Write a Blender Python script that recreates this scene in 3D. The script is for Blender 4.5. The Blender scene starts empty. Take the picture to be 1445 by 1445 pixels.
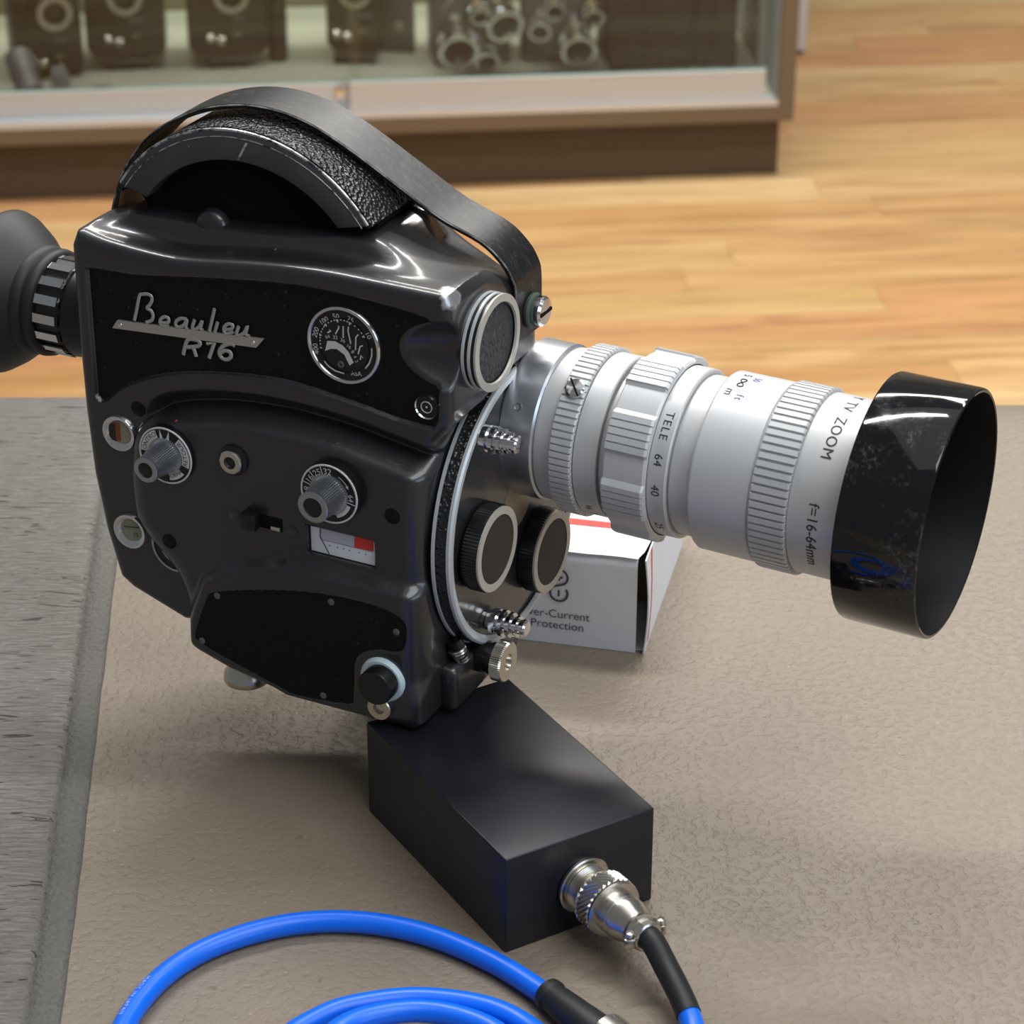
import bpy, bmesh, math, random
import numpy as np
from mathutils import Vector, Matrix

C = bpy.context.scene.collection
S = 0.01                       # everything below is written in centimetres
PI = math.pi
rnd = random.Random(4)

# ------------------------------------------------------------------ camera
scn = bpy.context.scene
cd = bpy.data.cameras.new('view')
cam = bpy.data.objects.new('view', cd)
C.objects.link(cam)
cam.location = (-0.169 * S, -76.83 * S, 50.40 * S)
cam.rotation_euler = (math.radians(90 - 28.11), 0, 0)
cd.sensor_width = 36.0
cd.lens = 91.15
cd.clip_start = 0.02
cd.clip_end = 50
cd.dof.use_dof = True
cd.dof.focus_distance = 0.86
cd.dof.aperture_fstop = 27
scn.camera = cam

# ------------------------------------------------------------------ world and lamps
w = bpy.data.worlds.new('shop_light')
scn.world = w
w.use_nodes = True
bg = w.node_tree.nodes['Background']
bg.inputs[0].default_value = (0.90, 0.95, 1.0, 1)
bg.inputs[1].default_value = 0.17

def area(name, loc, target, sx, sy, power, col=(1, 1, 1)):
    l = bpy.data.lights.new(name, 'AREA')
    l.shape = 'RECTANGLE'; l.size = sx; l.size_y = sy
    l.energy = power; l.color = col
    o = bpy.data.objects.new(name, l); C.objects.link(o)
    o.location = loc
    d = Vector(target) - Vector(loc)
    o.rotation_euler = d.to_track_quat('-Z', 'Y').to_euler()
    return o

area('ceiling_tube', (1.0, 1.6, 1.80), (0.8, 1.5, 0), 1.5, 0.17, 34, (1, 0.97, 0.93))
area('ceiling_tube', (-0.3, 0.85, 1.80), (-0.3, 0.80, 0), 1.3, 0.09, 26, (0.98, 0.98, 1.0))
area('ceiling_fill', (0.7, 0.2, 1.90), (0.7, 0.2, 0), 2.6, 2.2, 9, (1, 0.98, 0.95))  # added soft area light, stands in for bounce off the ceiling
area('ceiling_fill', (0.75, -0.7, 1.80), (0.4, -0.3, 0), 1.5, 1.0, 22, (0.93, 0.97, 1.0))  # added cool fill from the front, lifts the lens and body
area('ceiling_tube', (0.3, 2.3, 1.80), (0.3, 2.6, -0.9), 1.8, 0.2, 46, (1, 0.95, 0.88))
area('shop_window', (1.7, -1.5, 0.9), (0, 0, 0.05), 1.3, 1.0, 13, (0.66, 0.80, 1.0))

scn.view_settings.view_transform = 'Standard'
scn.view_settings.look = 'None'
scn.view_settings.exposure = 0.0
scn.view_settings.gamma = 1.0
scn.view_settings.use_curve_mapping = False

# ------------------------------------------------------------------ materials
def lin(c):
    return tuple(((v / 255) / 12.92 if v / 255 <= 0.04045 else ((v / 255 + 0.055) / 1.055) ** 2.4) for v in c)

class NT:
    def __init__(s, name):
        s.m = bpy.data.materials.new(name); s.m.use_nodes = True
        s.t = s.m.node_tree; s.b = s.t.nodes['Principled BSDF']
        s.co = None
    def n(s, t, **kw):
        x = s.t.nodes.new(t)
        for k, v in kw.items(): setattr(x, k, v)
        return x
    def l(s, a, b): s.t.links.new(a, b)
    def coord(s, scale=(1, 1, 1), rot=(0, 0, 0)):
        tc = s.n('ShaderNodeTexCoord'); mp = s.n('ShaderNodeMapping')
        mp.inputs['Scale'].default_value = scale
        mp.inputs['Rotation'].default_value = rot
        s.l(tc.outputs['Object'], mp.inputs[0])
        return mp.outputs[0]
    def noise(s, vec, scale, detail=4, rough=0.55, dist=0):
        x = s.n('ShaderNodeTexNoise'); s.l(vec, x.inputs['Vector'])
        x.inputs['Scale'].default_value = scale; x.inputs['Detail'].default_value = detail
        x.inputs['Roughness'].default_value = rough; x.inputs['Distortion'].default_value = dist
        return x.outputs['Fac']
    def vor(s, vec, scale, feature='F1', rand=1.0):
        x = s.n('ShaderNodeTexVoronoi', feature=feature); s.l(vec, x.inputs['Vector'])
        x.inputs['Scale'].default_value = scale; x.inputs['Randomness'].default_value = rand
        return x.outputs['Distance']
    def ramp(s, fac, stops, interp='LINEAR'):
        x = s.n('ShaderNodeValToRGB'); s.l(fac, x.inputs[0])
        x.color_ramp.interpolation = interp
        e = x.color_ramp.elements
        while len(e) < len(stops): e.new(0.5)
        for k, (p, c) in enumerate(stops):
            e[k].position = p
            e[k].color = (c, c, c, 1) if isinstance(c, (int, float)) else (*c, 1)
        return x.outputs[0]
    def mix(s, fac, a, b, mode='MIX'):
        x = s.n('ShaderNodeMix', data_type='RGBA', blend_type=mode)
        for sock, v in ((x.inputs[0], fac), (x.inputs[6], a), (x.inputs[7], b)):
            if isinstance(v, (int, float)): sock.default_value = v
            elif isinstance(v, tuple): sock.default_value = (*v, 1)
            else: s.l(v, sock)
        return x.outputs[2]
    def math(s, op, a, b=0.0):
        x = s.n('ShaderNodeMath', operation=op)
        for sock, v in ((x.inputs[0], a), (x.inputs[1], b)):
            if isinstance(v, (int, float)): sock.default_value = v
            else: s.l(v, sock)
        return x.outputs[0]
    def bump(s, h, strength, dist=0.0005):
        x = s.n('ShaderNodeBump'); s.l(h, x.inputs['Height'])
        x.inputs['Strength'].default_value = strength; x.inputs['Distance'].default_value = dist
        s.l(x.outputs[0], s.b.inputs['Normal'])

def P(name, col, rough=0.5, metal=0.0, spec=0.5, coat=0.0):
    t = NT(name)
    t.b.inputs['Base Color'].default_value = (*col, 1)
    t.b.inputs['Roughness'].default_value = rough
    t.b.inputs['Metallic'].default_value = metal
    t.b.inputs['Specular IOR Level'].default_value = spec
    t.b.inputs['Coat Weight'].default_value = coat
    return t

M = {}
# charcoal hammered camera paint with small chips
t = P('charcoal_paint', (0.016, 0.016, 0.017), 0.40, coat=0.8)
t.b.inputs['Coat Roughness'].default_value = 0.15
v = t.coord()
t.bump(t.noise(v, 900, 2), 0.25, 0.0003)
chips = t.ramp(t.noise(v, 230, 3, 0.6), [(0.77, 0), (0.80, 1)])
gl = t.noise(v, 30, 3)
t.l(t.mix(chips, t.mix(gl, (0.010, 0.010, 0.0105), (0.016, 0.016, 0.0165)), (0.16, 0.15, 0.14)), t.b.inputs['Base Color'])
vd = t.n('ShaderNodeVectorMath', operation='DISTANCE'); t.l(t.n('ShaderNodeTexCoord').outputs['Object'], vd.inputs[0]); vd.inputs[1].default_value = (-0.0022, -0.0428, 0.1878)
wd = t.ramp(t.math('ADD', t.math('MULTIPLY', vd.outputs['Value'], 100.0), t.math('MULTIPLY', t.noise(v, 300, 3), 0.35)), [(0.50, 1), (0.62, 0)])
t.l(t.mix(wd, t.b.inputs['Base Color'].links[0].from_socket, (0.62, 0.61, 0.60)), t.b.inputs['Base Color'])
t.l(wd, t.b.inputs['Metallic'])
t.l(t.ramp(gl, [(0.3, 0.38), (0.7, 0.5)]), t.b.inputs['Roughness'])
M['paint'] = t.m
# black fine leatherette panels
t = P('black_leatherette', (0.004, 0.004, 0.0045), 0.5, spec=0.2)
v = t.coord()
dust = t.ramp(t.noise(v, 420, 4, 0.7), [(0.64, 0), (0.78, 1)])
t.l(t.mix(dust, (0.004, 0.004, 0.0045), (0.075, 0.075, 0.078)), t.b.inputs['Base Color'])
t.bump(t.noise(v, 1500, 2), 0.15, 0.0002)
M['panel'] = t.m
t = P('pebbled_leather', (0.008, 0.008, 0.009), 0.30, spec=0.6)
v = t.coord()
t.bump(t.vor(v, 900, 'SMOOTH_F1'), 1.0, 0.0012)
M['pebble'] = t.m
t = P('grained_leather', (0.035, 0.035, 0.037), 0.5, spec=0.5)
v = t.coord((1, 1, 0.8))
t.bump(t.noise(v, 520, 3, 0.55, 0.8), 1.0, 0.003)
M['leather_disc'] = t.m
# strap
t = P('worn_strap_leather', (0.009, 0.009, 0.0095), 0.4, spec=0.4)
v = t.coord()
sc = t.ramp(t.noise(t.coord((1, 2.5, 1)), 130, 6, 0.75, 1.2), [(0.53, 0), (0.74, 1)])
t.l(t.mix(sc, (0.009, 0.009, 0.0095), (0.075, 0.074, 0.076)), t.b.inputs['Base Color'])
t.bump(t.noise(v, 300, 4), 0.25, 0.0004)
M['strap'] = t.m
t = P('worn_strap_edge', (0.05, 0.048, 0.045), 0.5)
v = t.coord()
t.l(t.mix(t.ramp(t.noise(v, 180, 4, 0.7), [(0.42, 0), (0.6, 1)]), (0.03, 0.028, 0.026), (0.26, 0.25, 0.23)), t.b.inputs['Base Color'])
M['strapedge'] = t.m
t = P('brown_suede', (0.16, 0.085, 0.03), 0.85)
v = t.coord()
t.l(t.mix(t.noise(v, 260, 4), (0.10, 0.05, 0.02), (0.48, 0.26, 0.10)), t.b.inputs['Base Color'])
M['suede'] = t.m
t = P('worn_edge_metal', (0.45, 0.45, 0.45), 0.35, 0.8)
v = t.coord()
wr = t.ramp(t.noise(v, 240, 4, 0.7), [(0.40, 0), (0.52, 1)])
t.l(t.mix(wr, (0.06, 0.06, 0.062), (0.62, 0.62, 0.62)), t.b.inputs['Base Color'])
M['worn'] = t.m
t = P('grey_enamel', (0.055, 0.056, 0.058), 0.5)
v = t.coord()
ch = t.ramp(t.noise(v, 190, 4, 0.6), [(0.74, 0), (0.77, 1)])
t.l(t.mix(ch, (0.050, 0.051, 0.053), (0.42, 0.42, 0.42)), t.b.inputs['Base Color'])
M['enamel'] = t.m
M['chrome'] = P('chrome', (0.78, 0.78, 0.79), 0.12, 1.0).m
M['steel'] = P('brushed_steel', (0.60, 0.62, 0.66), 0.32, 0.9).m
M['knobmetal'] = P('knob_metal', (0.44, 0.45, 0.47), 0.3, 0.95).m
M['nickel'] = P('nickel', (0.64, 0.60, 0.53), 0.26, 1.0).m
t = P('satin_aluminium', (0.62, 0.625, 0.625), 0.45, 0.3)
v = t.coord()
t.bump(t.noise(v, 2500, 2), 0.08, 0.0001)
M['alu'] = t.m
M['alu_shadow'] = P('shaded_groove_aluminium', (0.28, 0.275, 0.26), 0.5, 0.4).m  # darker copy of the aluminium, groove shade put into the colour
M['silver'] = P('silver_print', (0.66, 0.66, 0.64), 0.4, 0.0).m
M['badge'] = P('badge_metal', (0.52, 0.50, 0.46), 0.42, 0.7).m
M['black'] = P('black_plastic', (0.006, 0.006, 0.0065), 0.35).m
M['matte'] = P('flat_black', (0.004, 0.004, 0.004), 0.9, spec=0.15).m
M['capface'] = P('brown_black_cap_face', (0.020, 0.015, 0.012), 0.6).m
M['capring'] = P('cap_ring', (0.52, 0.49, 0.43), 0.45, 0.3).m
M['rim'] = P('turret_rim_silver', (0.60, 0.62, 0.63), 0.42, 0.35).m
M['tanplate'] = P('tan_plate', (0.26, 0.21, 0.14), 0.5, 0.3).m
M['white_ring'] = P('pale_ring', (0.50, 0.60, 0.62), 0.5).m
M['ink'] = P('engraving_ink', (0.035, 0.033, 0.03), 0.6).m
M['blueink'] = P('blue_ink', (0.08, 0.14, 0.32), 0.6).m
M['red'] = P('red_enamel', (0.80, 0.05, 0.03), 0.45).m
M['meter_white'] = P('meter_face', (0.88, 0.89, 0.92), 0.4).m
M['meter_grey'] = P('meter_grey', (0.58, 0.59, 0.65), 0.4).m
M['gauge'] = P('gauge_face', (0.30, 0.29, 0.21), 0.6).m
M['brownred'] = P('gauge_red', (0.24, 0.05, 0.02), 0.6).m
M['green_washer'] = P('green_washer', (0.05, 0.075, 0.055), 0.7).m
# hood plastic, smeared
t = P('glossy_hood_plastic', (0.004, 0.004, 0.0045), 0.07, spec=0.6)
v = t.coord()
sm = t.ramp(t.noise(v, 55, 6, 0.65, 0.4), [(0.5, 0), (0.72, 1)])
fine = t.ramp(t.noise(v, 700, 4, 0.7), [(0.5, 0), (0.7, 1)])
d = t.math('MULTIPLY', sm, fine)
t.l(t.mix(d, (0.004, 0.004, 0.0045), (0.12, 0.13, 0.14)), t.b.inputs['Base Color'])
t.l(t.ramp(sm, [(0.0, 0.06), (1.0, 0.22)]), t.b.inputs['Roughness'])
M['hood'] = t.m
M['hood_in'] = P('hood_inside', (0.006, 0.006, 0.0065), 0.5).m
M['rubber'] = P('eyecup_rubber', (0.014, 0.014, 0.016), 0.55).m
# box enclosure
t = P('powder_coated_box', (0.008, 0.009, 0.013), 0.30, spec=0.5)
v = t.coord()
scr = t.ramp(t.noise(t.coord((1, 1, 1)), 210, 6, 0.75, 1.2), [(0.69, 0), (0.75, 1)])
blot = t.noise(v, 45, 4, 0.6)
t.l(t.mix(t.math('MULTIPLY', scr, t.ramp(blot, [(0.45, 0), (0.6, 1)])), (0.008, 0.009, 0.0135), (0.15, 0.16, 0.18)), t.b.inputs['Base Color'])
t.l(t.ramp(blot, [(0.35, 0.36), (0.7, 0.42)]), t.b.inputs['Roughness'])
t.bump(t.noise(v, 1400, 2), 0.06, 0.0001)
M['boxpaint'] = t.m
t = P('blue_cable_jacket', (0.0, 0.155, 0.90), 0.35)
M['blue'] = t.m
M['shrink'] = P('heat_shrink', (0.012, 0.012, 0.013), 0.5).m
M['cableprint'] = P('cable_print', (0.50, 0.62, 0.85), 0.5).m
# cardboard carton
t = P('white_card', (0.78, 0.79, 0.83), 0.5)
M['card'] = t.m
M['cardedge'] = P('raw_card_edge', (0.36, 0.27, 0.17), 0.85).m
M['redprint'] = P('red_print', (0.72, 0.045, 0.03), 0.5).m
M['greyprint'] = P('grey_print', (0.075, 0.072, 0.09), 0.6).m
# tan counter vinyl
t = P('tan_vinyl', lin((160, 145, 128)), 0.5, spec=0.45)
v = t.coord()
big = t.noise(v, 9, 5, 0.6)
pit = t.ramp(t.noise(t.coord((1, 1.1, 1)), 300, 3, 0.55), [(0.22, 0), (0.52, 1)])
spot = t.ramp(t.noise(v, 240, 2, 0.5), [(0.22, 0), (0.32, 1)])
speck = t.ramp(t.noise(v, 500, 2, 0.5), [(0.74, 0), (0.79, 1)])
base = t.mix(big, lin((122, 109, 93)), lin((142, 129, 112)))
base = t.mix(t.math('SUBTRACT', 1.0, spot), base, lin((106, 94, 80)))
base = t.mix(t.math('MULTIPLY', speck, 0.6), base, lin((206, 196, 182)))
t.l(base, t.b.inputs['Base Color'])
h = t.math('ADD', t.math('MULTIPLY', pit, 1.0), t.math('MULTIPLY', t.noise(v, 150, 4), 0.6))
t.bump(h, 0.5, 0.0007)
t.l(t.ramp(big, [(0.3, 0.42), (0.7, 0.56)]), t.b.inputs['Roughness'])
M['tan'] = t.m
# grey cracked vinyl
def cracked(name, k, gloss):
    t = P(name, lin((128, 124, 118)), gloss, spec=0.4)
    v0 = t.coord()
    wv = t.coord((0.22, 1.0, 1.0))
    n1 = t.noise(wv, 560 * k, 4, 0.65, 1.2)
    n2 = t.noise(wv, 170 * k, 3, 0.5, 1.5)
    ck = t.noise(t.coord((0.16, 1.0, 1.0)), 210 * k, 2, 0.45, 2.2)
    area_ = t.noise(v0, 38, 2, 0.5)
    cr = t.math('MULTIPLY', t.ramp(ck, [(0.65, 0), (0.68, 1)]), t.ramp(area_, [(0.40, 0), (0.56, 1)]))
    big = t.noise(v0, 16, 4)
    base = t.mix(big, lin((106, 100, 95)), lin((124, 118, 112)))
    base = t.mix(t.ramp(n1, [(0.3, 0.45), (0.55, 0)]), base, lin((80, 77, 73)))
    base = t.mix(t.ramp(n1, [(0.62, 0), (0.75, 0.6)]), base, lin((138, 135, 129)))
    base = t.mix(t.math('MULTIPLY', cr, 0.85), base, lin((50, 46, 43)))
    t.l(base, t.b.inputs['Base Color'])
    h = t.math('ADD', t.math('MULTIPLY', n1, 0.7), t.math('MULTIPLY', n2, 0.5))
    h = t.math('SUBTRACT', h, t.math('MULTIPLY', cr, 0.9))
    t.bump(h, 0.9, 0.0014)
    return t.m
M['cracked'] = cracked('grey_cracked_vinyl', 1.0, 0.42)
t = P('grey_hem_vinyl', lin((104, 101, 96)), 0.55, spec=0.4)
v = t.coord()
hn = t.noise(v, 520, 5, 0.65)
t.l(t.mix(hn, lin((82, 79, 75)), lin((128, 125, 118))), t.b.inputs['Base Color'])
t.bump(hn, 0.9, 0.0014)
M['hem'] = t.m
M['counter'] = P('counter_laminate', (0.10, 0.08, 0.06), 0.5).m
# wood
def wood(name, a, b):
    t = P(name, a, 0.42, spec=0.4)
    oi = t.n('ShaderNodeObjectInfo')
    tc = t.n('ShaderNodeTexCoord')
    off = t.n('ShaderNodeVectorMath', operation='SCALE')
    cmb = t.n('ShaderNodeCombineXYZ')
    t.l(oi.outputs['Random'], cmb.inputs[0]); t.l(oi.outputs['Random'], cmb.inputs[1]); t.l(oi.outputs['Random'], cmb.inputs[2])
    t.l(cmb.outputs[0], off.inputs[0]); off.inputs['Scale'].default_value = 37.0
    ad = t.n('ShaderNodeVectorMath', operation='ADD'); t.l(tc.outputs['Object'], ad.inputs[0]); t.l(off.outputs[0], ad.inputs[1])
    mp = t.n('ShaderNodeMapping'); mp.inputs['Scale'].default_value = (0.07, 1, 1); t.l(ad.outputs[0], mp.inputs[0])
    g = t.noise(mp.outputs[0], 55, 5, 0.6, 0.6)
    g2 = t.noise(mp.outputs[0], 14, 3, 0.5, 0.3)
    hue = t.mix(oi.outputs['Random'], a, b)
    dark = t.mix(t.ramp(g, [(0.36, 1), (0.56, 0)]), hue, tuple(x * 0.78 for x in a))
    lite = t.mix(t.ramp(g2, [(0.45, 0), (0.75, 0.65)]), dark, tuple(min(1, x * 1.12) for x in b))
    t.l(lite, t.b.inputs['Base Color'])
    return t.m
M['wood'] = wood('oak_laminate', lin((196, 146, 92)), lin((222, 184, 130)))
M['wood2'] = wood('cherry_laminate', lin((202, 146, 100)), lin((214, 166, 112)))
M['wood3'] = wood('pale_laminate', lin((208, 168, 110)), lin((228, 196, 146)))
# display case
M['case'] = P('taupe_case_laminate', lin((112, 94, 72)), 0.5).m
M['plinth'] = P('dark_plinth', lin((84, 68, 50)), 0.55).m
M['case_in'] = P('case_side_lining', lin((146, 148, 142)), 0.6).m
M['deck'] = P('case_deck', lin((190, 190, 172)), 0.6).m
M['caseback'] = P('case_back_lining', lin((118, 108, 88)), 0.7).m
M['track'] = P('anodised_track', (0.70, 0.72, 0.74), 0.35, 0.6).m
M['rail'] = P('anodised_rail', (0.56, 0.545, 0.52), 0.5, 0.25).m
t = NT('pane_glass')
out = t.t.nodes['Material Output']
tr = t.n('ShaderNodeBsdfTransparent'); tr.inputs[0].default_value = (0.93, 0.96, 0.94, 1)
gs = t.n('ShaderNodeBsdfGlossy'); gs.inputs['Roughness'].default_value = 0.02
fr = t.n('ShaderNodeFresnel'); fr.inputs[0].default_value = 1.5
mx = t.n('ShaderNodeMixShader'); t.l(fr.outputs[0], mx.inputs[0]); t.l(tr.outputs[0], mx.inputs[1]); t.l(gs.outputs[0], mx.inputs[2])
t.l(mx.outputs[0], out.inputs[0])
M['glass'] = t.m
M['glassedge'] = P('glass_edge', (0.35, 0.55, 0.50), 0.2).m
M['oldblack'] = P('old_black_camera', (0.014, 0.011, 0.009), 0.45).m
M['oldgrey'] = P('old_grey_metal', (0.13, 0.13, 0.13), 0.45, 0.2).m
M['smoke'] = P('smoky_plastic', (0.30, 0.31, 0.30), 0.3).m
M['bagleather'] = P('dark_case_leather', (0.022, 0.018, 0.017), 0.5).m
M['wall'] = P('cream_wall', (0.55, 0.52, 0.46), 0.8).m
M['white'] = P('white_board', (0.62, 0.62, 0.64), 0.5).m

# ------------------------------------------------------------------ mesh helpers
def mesh(name, verts, faces, mat, parent=None, angle=35, smooth=True):
    me = bpy.data.meshes.new(name)
    me.from_pydata([tuple(float(c) * S for c in v) for v in verts], [], faces)
    me.materials.append(M[mat] if isinstance(mat, str) else mat)
    if smooth:
        me.polygons.foreach_set('use_smooth', [True] * len(me.polygons))
        me.set_sharp_from_angle(angle=math.radians(angle))
    me.update()
    o = bpy.data.objects.new(name, me); C.objects.link(o)
    if parent is not None: o.parent = parent
    return o

def thing(name, label, cat, loc=(0, 0, 0), rotz=0.0, group=None):
    o = bpy.data.objects.new(name, None); C.objects.link(o)
    o.empty_display_size = 0.02
    o.location = tuple(c * S for c in loc); o.rotation_euler = (0, 0, rotz)
    o['label'] = label; o['category'] = cat
    if group: o['group'] = group
    return o

def struct(o, label=None):
    o['kind'] = 'structure'
    if label: o['label'] = label
    return o

def basis(d):
    d = np.array(d, float); d /= np.linalg.norm(d)
    h = np.array([0, 0, 1.0]) if abs(d[2]) < 0.9 else np.array([1.0, 0, 0])
    u = np.cross(h, d); u /= np.linalg.norm(u)
    return d, u, np.cross(d, u)

class G:
    """collects geometry in centimetres"""
    def __init__(s): s.v = []; s.f = []
    def add(s, v, f):
        o = len(s.v); s.v += [tuple(x) for x in v]; s.f += [tuple(i + o for i in q) for q in f]; return s
    def lathe(s, prof, o, d, seg=48, closed=False, rad=None, a0=0.0, caps=True):
        """prof: list of (h, r); revolved about d at o. rad(theta, r, h) may modulate the radius"""
        d, u, w_ = basis(d); o = np.array(o, float)
        V = []; F = []
        n = len(prof)
        for h, r in prof:
            for k in range(seg):
                a = a0 + 2 * PI * k / seg
                rr = rad(a, r, h) if rad else r
                V.append(o + d * h + (u * math.cos(a) + w_ * math.sin(a)) * rr)
        for i in range(n - 1 + (1 if closed else 0)):
            j = (i + 1) % n
            for k in range(seg):
                l = (k + 1) % seg
                F.append((i * seg + k, i * seg + l, j * seg + l, j * seg + k))
        if not closed and caps:
            if prof[0][1] > 1e-6: F.append(tuple(reversed(range(seg))))
            if prof[-1][1] > 1e-6: F.append(tuple((n - 1) * seg + k for k in range(seg)))
        return s.add(V, F)
    def box(s, lo, hi, bevel=0.0, rot=None, seg=2):
        bm = bmesh.new()
        bmesh.ops.create_cube(bm, size=1)
        lo = np.array(lo, float); hi = np.array(hi, float)
        for v in bm.verts:
            v.co = Vector([(lo[i] + hi[i]) / 2 + v.co[i] * (hi[i] - lo[i]) for i in range(3)])
        if bevel > 0:
            bmesh.ops.bevel(bm, geom=list(bm.edges), offset=bevel, segments=seg, profile=0.5, affect='EDGES')
        if rot is not None:
            bmesh.ops.transform(bm, matrix=rot, verts=bm.verts)
        return s.bm(bm)
    def bm(s, bm):
        bm.verts.index_update()
        s.add([tuple(v.co) for v in bm.verts], [[v.index for v in f.verts] for f in bm.faces])
        bm.free(); return s
    def prism(s, poly, fn, a, b, bevel=0.0, seg=2):
        """poly 2D, fn(p, h)->3D, extruded from a to b; optional bevel of both outlines"""
        bm = bmesh.new()
        lo = [bm.verts.new(fn(p, a)) for p in poly]; hi = [bm.verts.new(fn(p, b)) for p in poly]
        n = len(poly)
        bm.faces.new(lo[::-1]); bm.faces.new(hi)
        for i in range(n): bm.faces.new((lo[i], lo[(i + 1) % n], hi[(i + 1) % n], hi[i]))
        bmesh.ops.recalc_face_normals(bm, faces=bm.faces)
        if bevel > 0:
            es = [e for e in bm.edges if len(e.link_faces) == 2 and any(len(f.verts) == n and n != 4 or f.index == -2 for f in e.link_faces)]
            if n == 4: es = list(bm.edges)
            bmesh.ops.bevel(bm, geom=es, offset=bevel, segments=seg, profile=0.5, affect='EDGES')
        return s.bm(bm)
    def tube(s, pts, r, seg=10, flat=None, cap=True):
        """sweep a circle (or an ellipse flat=(axis, k)) along pts"""
        pts = [np.array(p, float) for p in pts]; n = len(pts)
        rs = r if hasattr(r, '__len__') else [r] * n
        V = []; F = []
        T = []
        for i in range(n):
            t = pts[min(i + 1, n - 1)] - pts[max(i - 1, 0)]; T.append(t / (np.linalg.norm(t) + 1e-12))
        u = np.cross(T[0], [0, 0, 1.0])
        if np.linalg.norm(u) < 1e-3: u = np.cross(T[0], [1.0, 0, 0])
        u /= np.linalg.norm(u)
        for i in range(n):
            u = u - T[i] * (u @ T[i]); u /= np.linalg.norm(u)
            w_ = np.cross(T[i], u)
            for k in range(seg):
                a = 2 * PI * k / seg
                q = (u * math.cos(a) + w_ * math.sin(a)) * rs[i]
                if flat is not None:
                    ax = np.array(flat[0], float); q = q - ax * (q @ ax) * (1 - flat[1])
                V.append(pts[i] + q)
        for i in range(n - 1):
            for k in range(seg):
                l = (k + 1) % seg
                F.append((i * seg + k, i * seg + l, (i + 1) * seg + l, (i + 1) * seg + k))
        if cap:
            F.append(tuple(reversed(range(seg)))); F.append(tuple((n - 1) * seg + k for k in range(seg)))
        return s.add(V, F)
    def ribbon(s, a, b, thick):
        """closed strip between two edge paths a, b, thickened along the inner normal"""
        a = np.array(a, float); b = np.array(b, float); n = len(a)
        V = []
        for i in range(n):
            t = a[min(i + 1, n - 1)] - a[max(i - 1, 0)]
            nn = np.cross(b[i] - a[i], t); nn /= np.linalg.norm(nn)
            V += [a[i], b[i], b[i] - nn * thick, a[i] - nn * thick]
        F = []
        for i in range(n - 1):
            for k in range(4):
                l = (k + 1) % 4
                F.append((i * 4 + k, i * 4 + l, i * 4 + 4 + l, i * 4 + 4 + k))
        F += [(3, 2, 1, 0), tuple(4 * (n - 1) + k for k in range(4))]
        return s.add(V, F)
    def make(s, name, mat, parent=None, angle=35, smooth=True):
        return mesh(name, s.v, s.f, mat, parent, angle, smooth)

def catmull(pts, k=6, closed=False):
    p = [np.array(q, float) for q in pts]; n = len(p); out = []
    rng = range(n) if closed else range(n - 1)
    for i in rng:
        if closed: a, b, c, d = p[(i - 1) % n], p[i], p[(i + 1) % n], p[(i + 2) % n]
        else: a, b, c, d = p[max(i - 1, 0)], p[i], p[i + 1], p[min(i + 2, n - 1)]
        for j in range(k):
            t = j / k
            out.append(0.5 * ((2 * b) + (-a + c) * t + (2 * a - 5 * b + 4 * c - d) * t * t + (-a + 3 * b - 3 * c + d) * t ** 3))
    if not closed: out.append(p[-1])
    return out

_txt = {}
def text2d(body, size, spacing=1.0, align='CENTER'):
    """flat outline of a word in cm: vertices (x, y) and faces, baseline centred on y = 0"""
    key = (body, spacing)
    if key not in _txt:
        cu = bpy.data.curves.new('lettering', 'FONT'); cu.body = body
        cu.size = 1.0; cu.align_x = 'CENTER'; cu.align_y = 'CENTER'; cu.resolution_u = 4
        cu.space_character = spacing
        o = bpy.data.objects.new('lettering', cu); C.objects.link(o)
        dg = bpy.context.evaluated_depsgraph_get(); dg.update()
        me = bpy.data.meshes.new_from_object(o.evaluated_get(dg))
        vs = [(v.co.x, v.co.y) for v in me.vertices]; fs = [tuple(p.vertices) for p in me.polygons]
        bpy.data.objects.remove(o); bpy.data.curves.remove(cu); bpy.data.meshes.remove(me)
        _txt[key] = (vs, fs)
    vs, fs = _txt[key]
    return [(x * size, y * size) for x, y in vs], fs

def put_text(g, body, size, fn, spacing=1.0, squeeze=1.0):
    vs, fs = text2d(body, size, spacing)
    g.add([fn(x * squeeze, y) for x, y in vs], fs)
    return g

# ------------------------------------------------------------------ floor: laminate planks
FZ = -90.0
A5 = math.radians(5.42)
g = G().box((-330, -300, FZ - 3), (330, 620, FZ - 0.9))
floor = g.make('floor', 'wood', None); struct(floor, 'warm honey-coloured wood strip floor of the shop')
protos = {}
c5, s5 = math.cos(A5), math.sin(A5)
row_h = 8.4
rw = 0
yy = 130.0
while yy < 470:
    x = -190 + rnd.uniform(-60, 0)
    while x < 190:
        L = rnd.choice((55, 70, 85, 100))
        k = (L, rnd.choice(('wood', 'wood', 'wood2', 'wood3')))
        if k not in protos:
            gg = G().box((0, 0, -1.2), (L - 0.06, row_h - 0.06, 0), 0.04, seg=1)
            protos[k] = gg.make('floorboard', k[1], floor, smooth=False)
            o = protos[k]
        else:
            o = protos[k].copy(); C.objects.link(o); o.parent = floor
        cx, cy = x + L / 2, yy
        px_, py_ = x * c5 - (yy - 295) * s5, x * s5 + (yy - 295) * c5 + 295
        o.location = (px_ * S, py_ * S, (FZ + 0.0) * S)
        o.rotation_euler = (0, 0, A5)
        x += L
    yy += row_h; rw += 1

g = G().box((-330, 615, FZ - 3), (330, 625, 190))
wall = g.make('wall_back', 'wall', None, smooth=False); struct(wall, 'plain cream wall at the far end of the shop')

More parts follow.
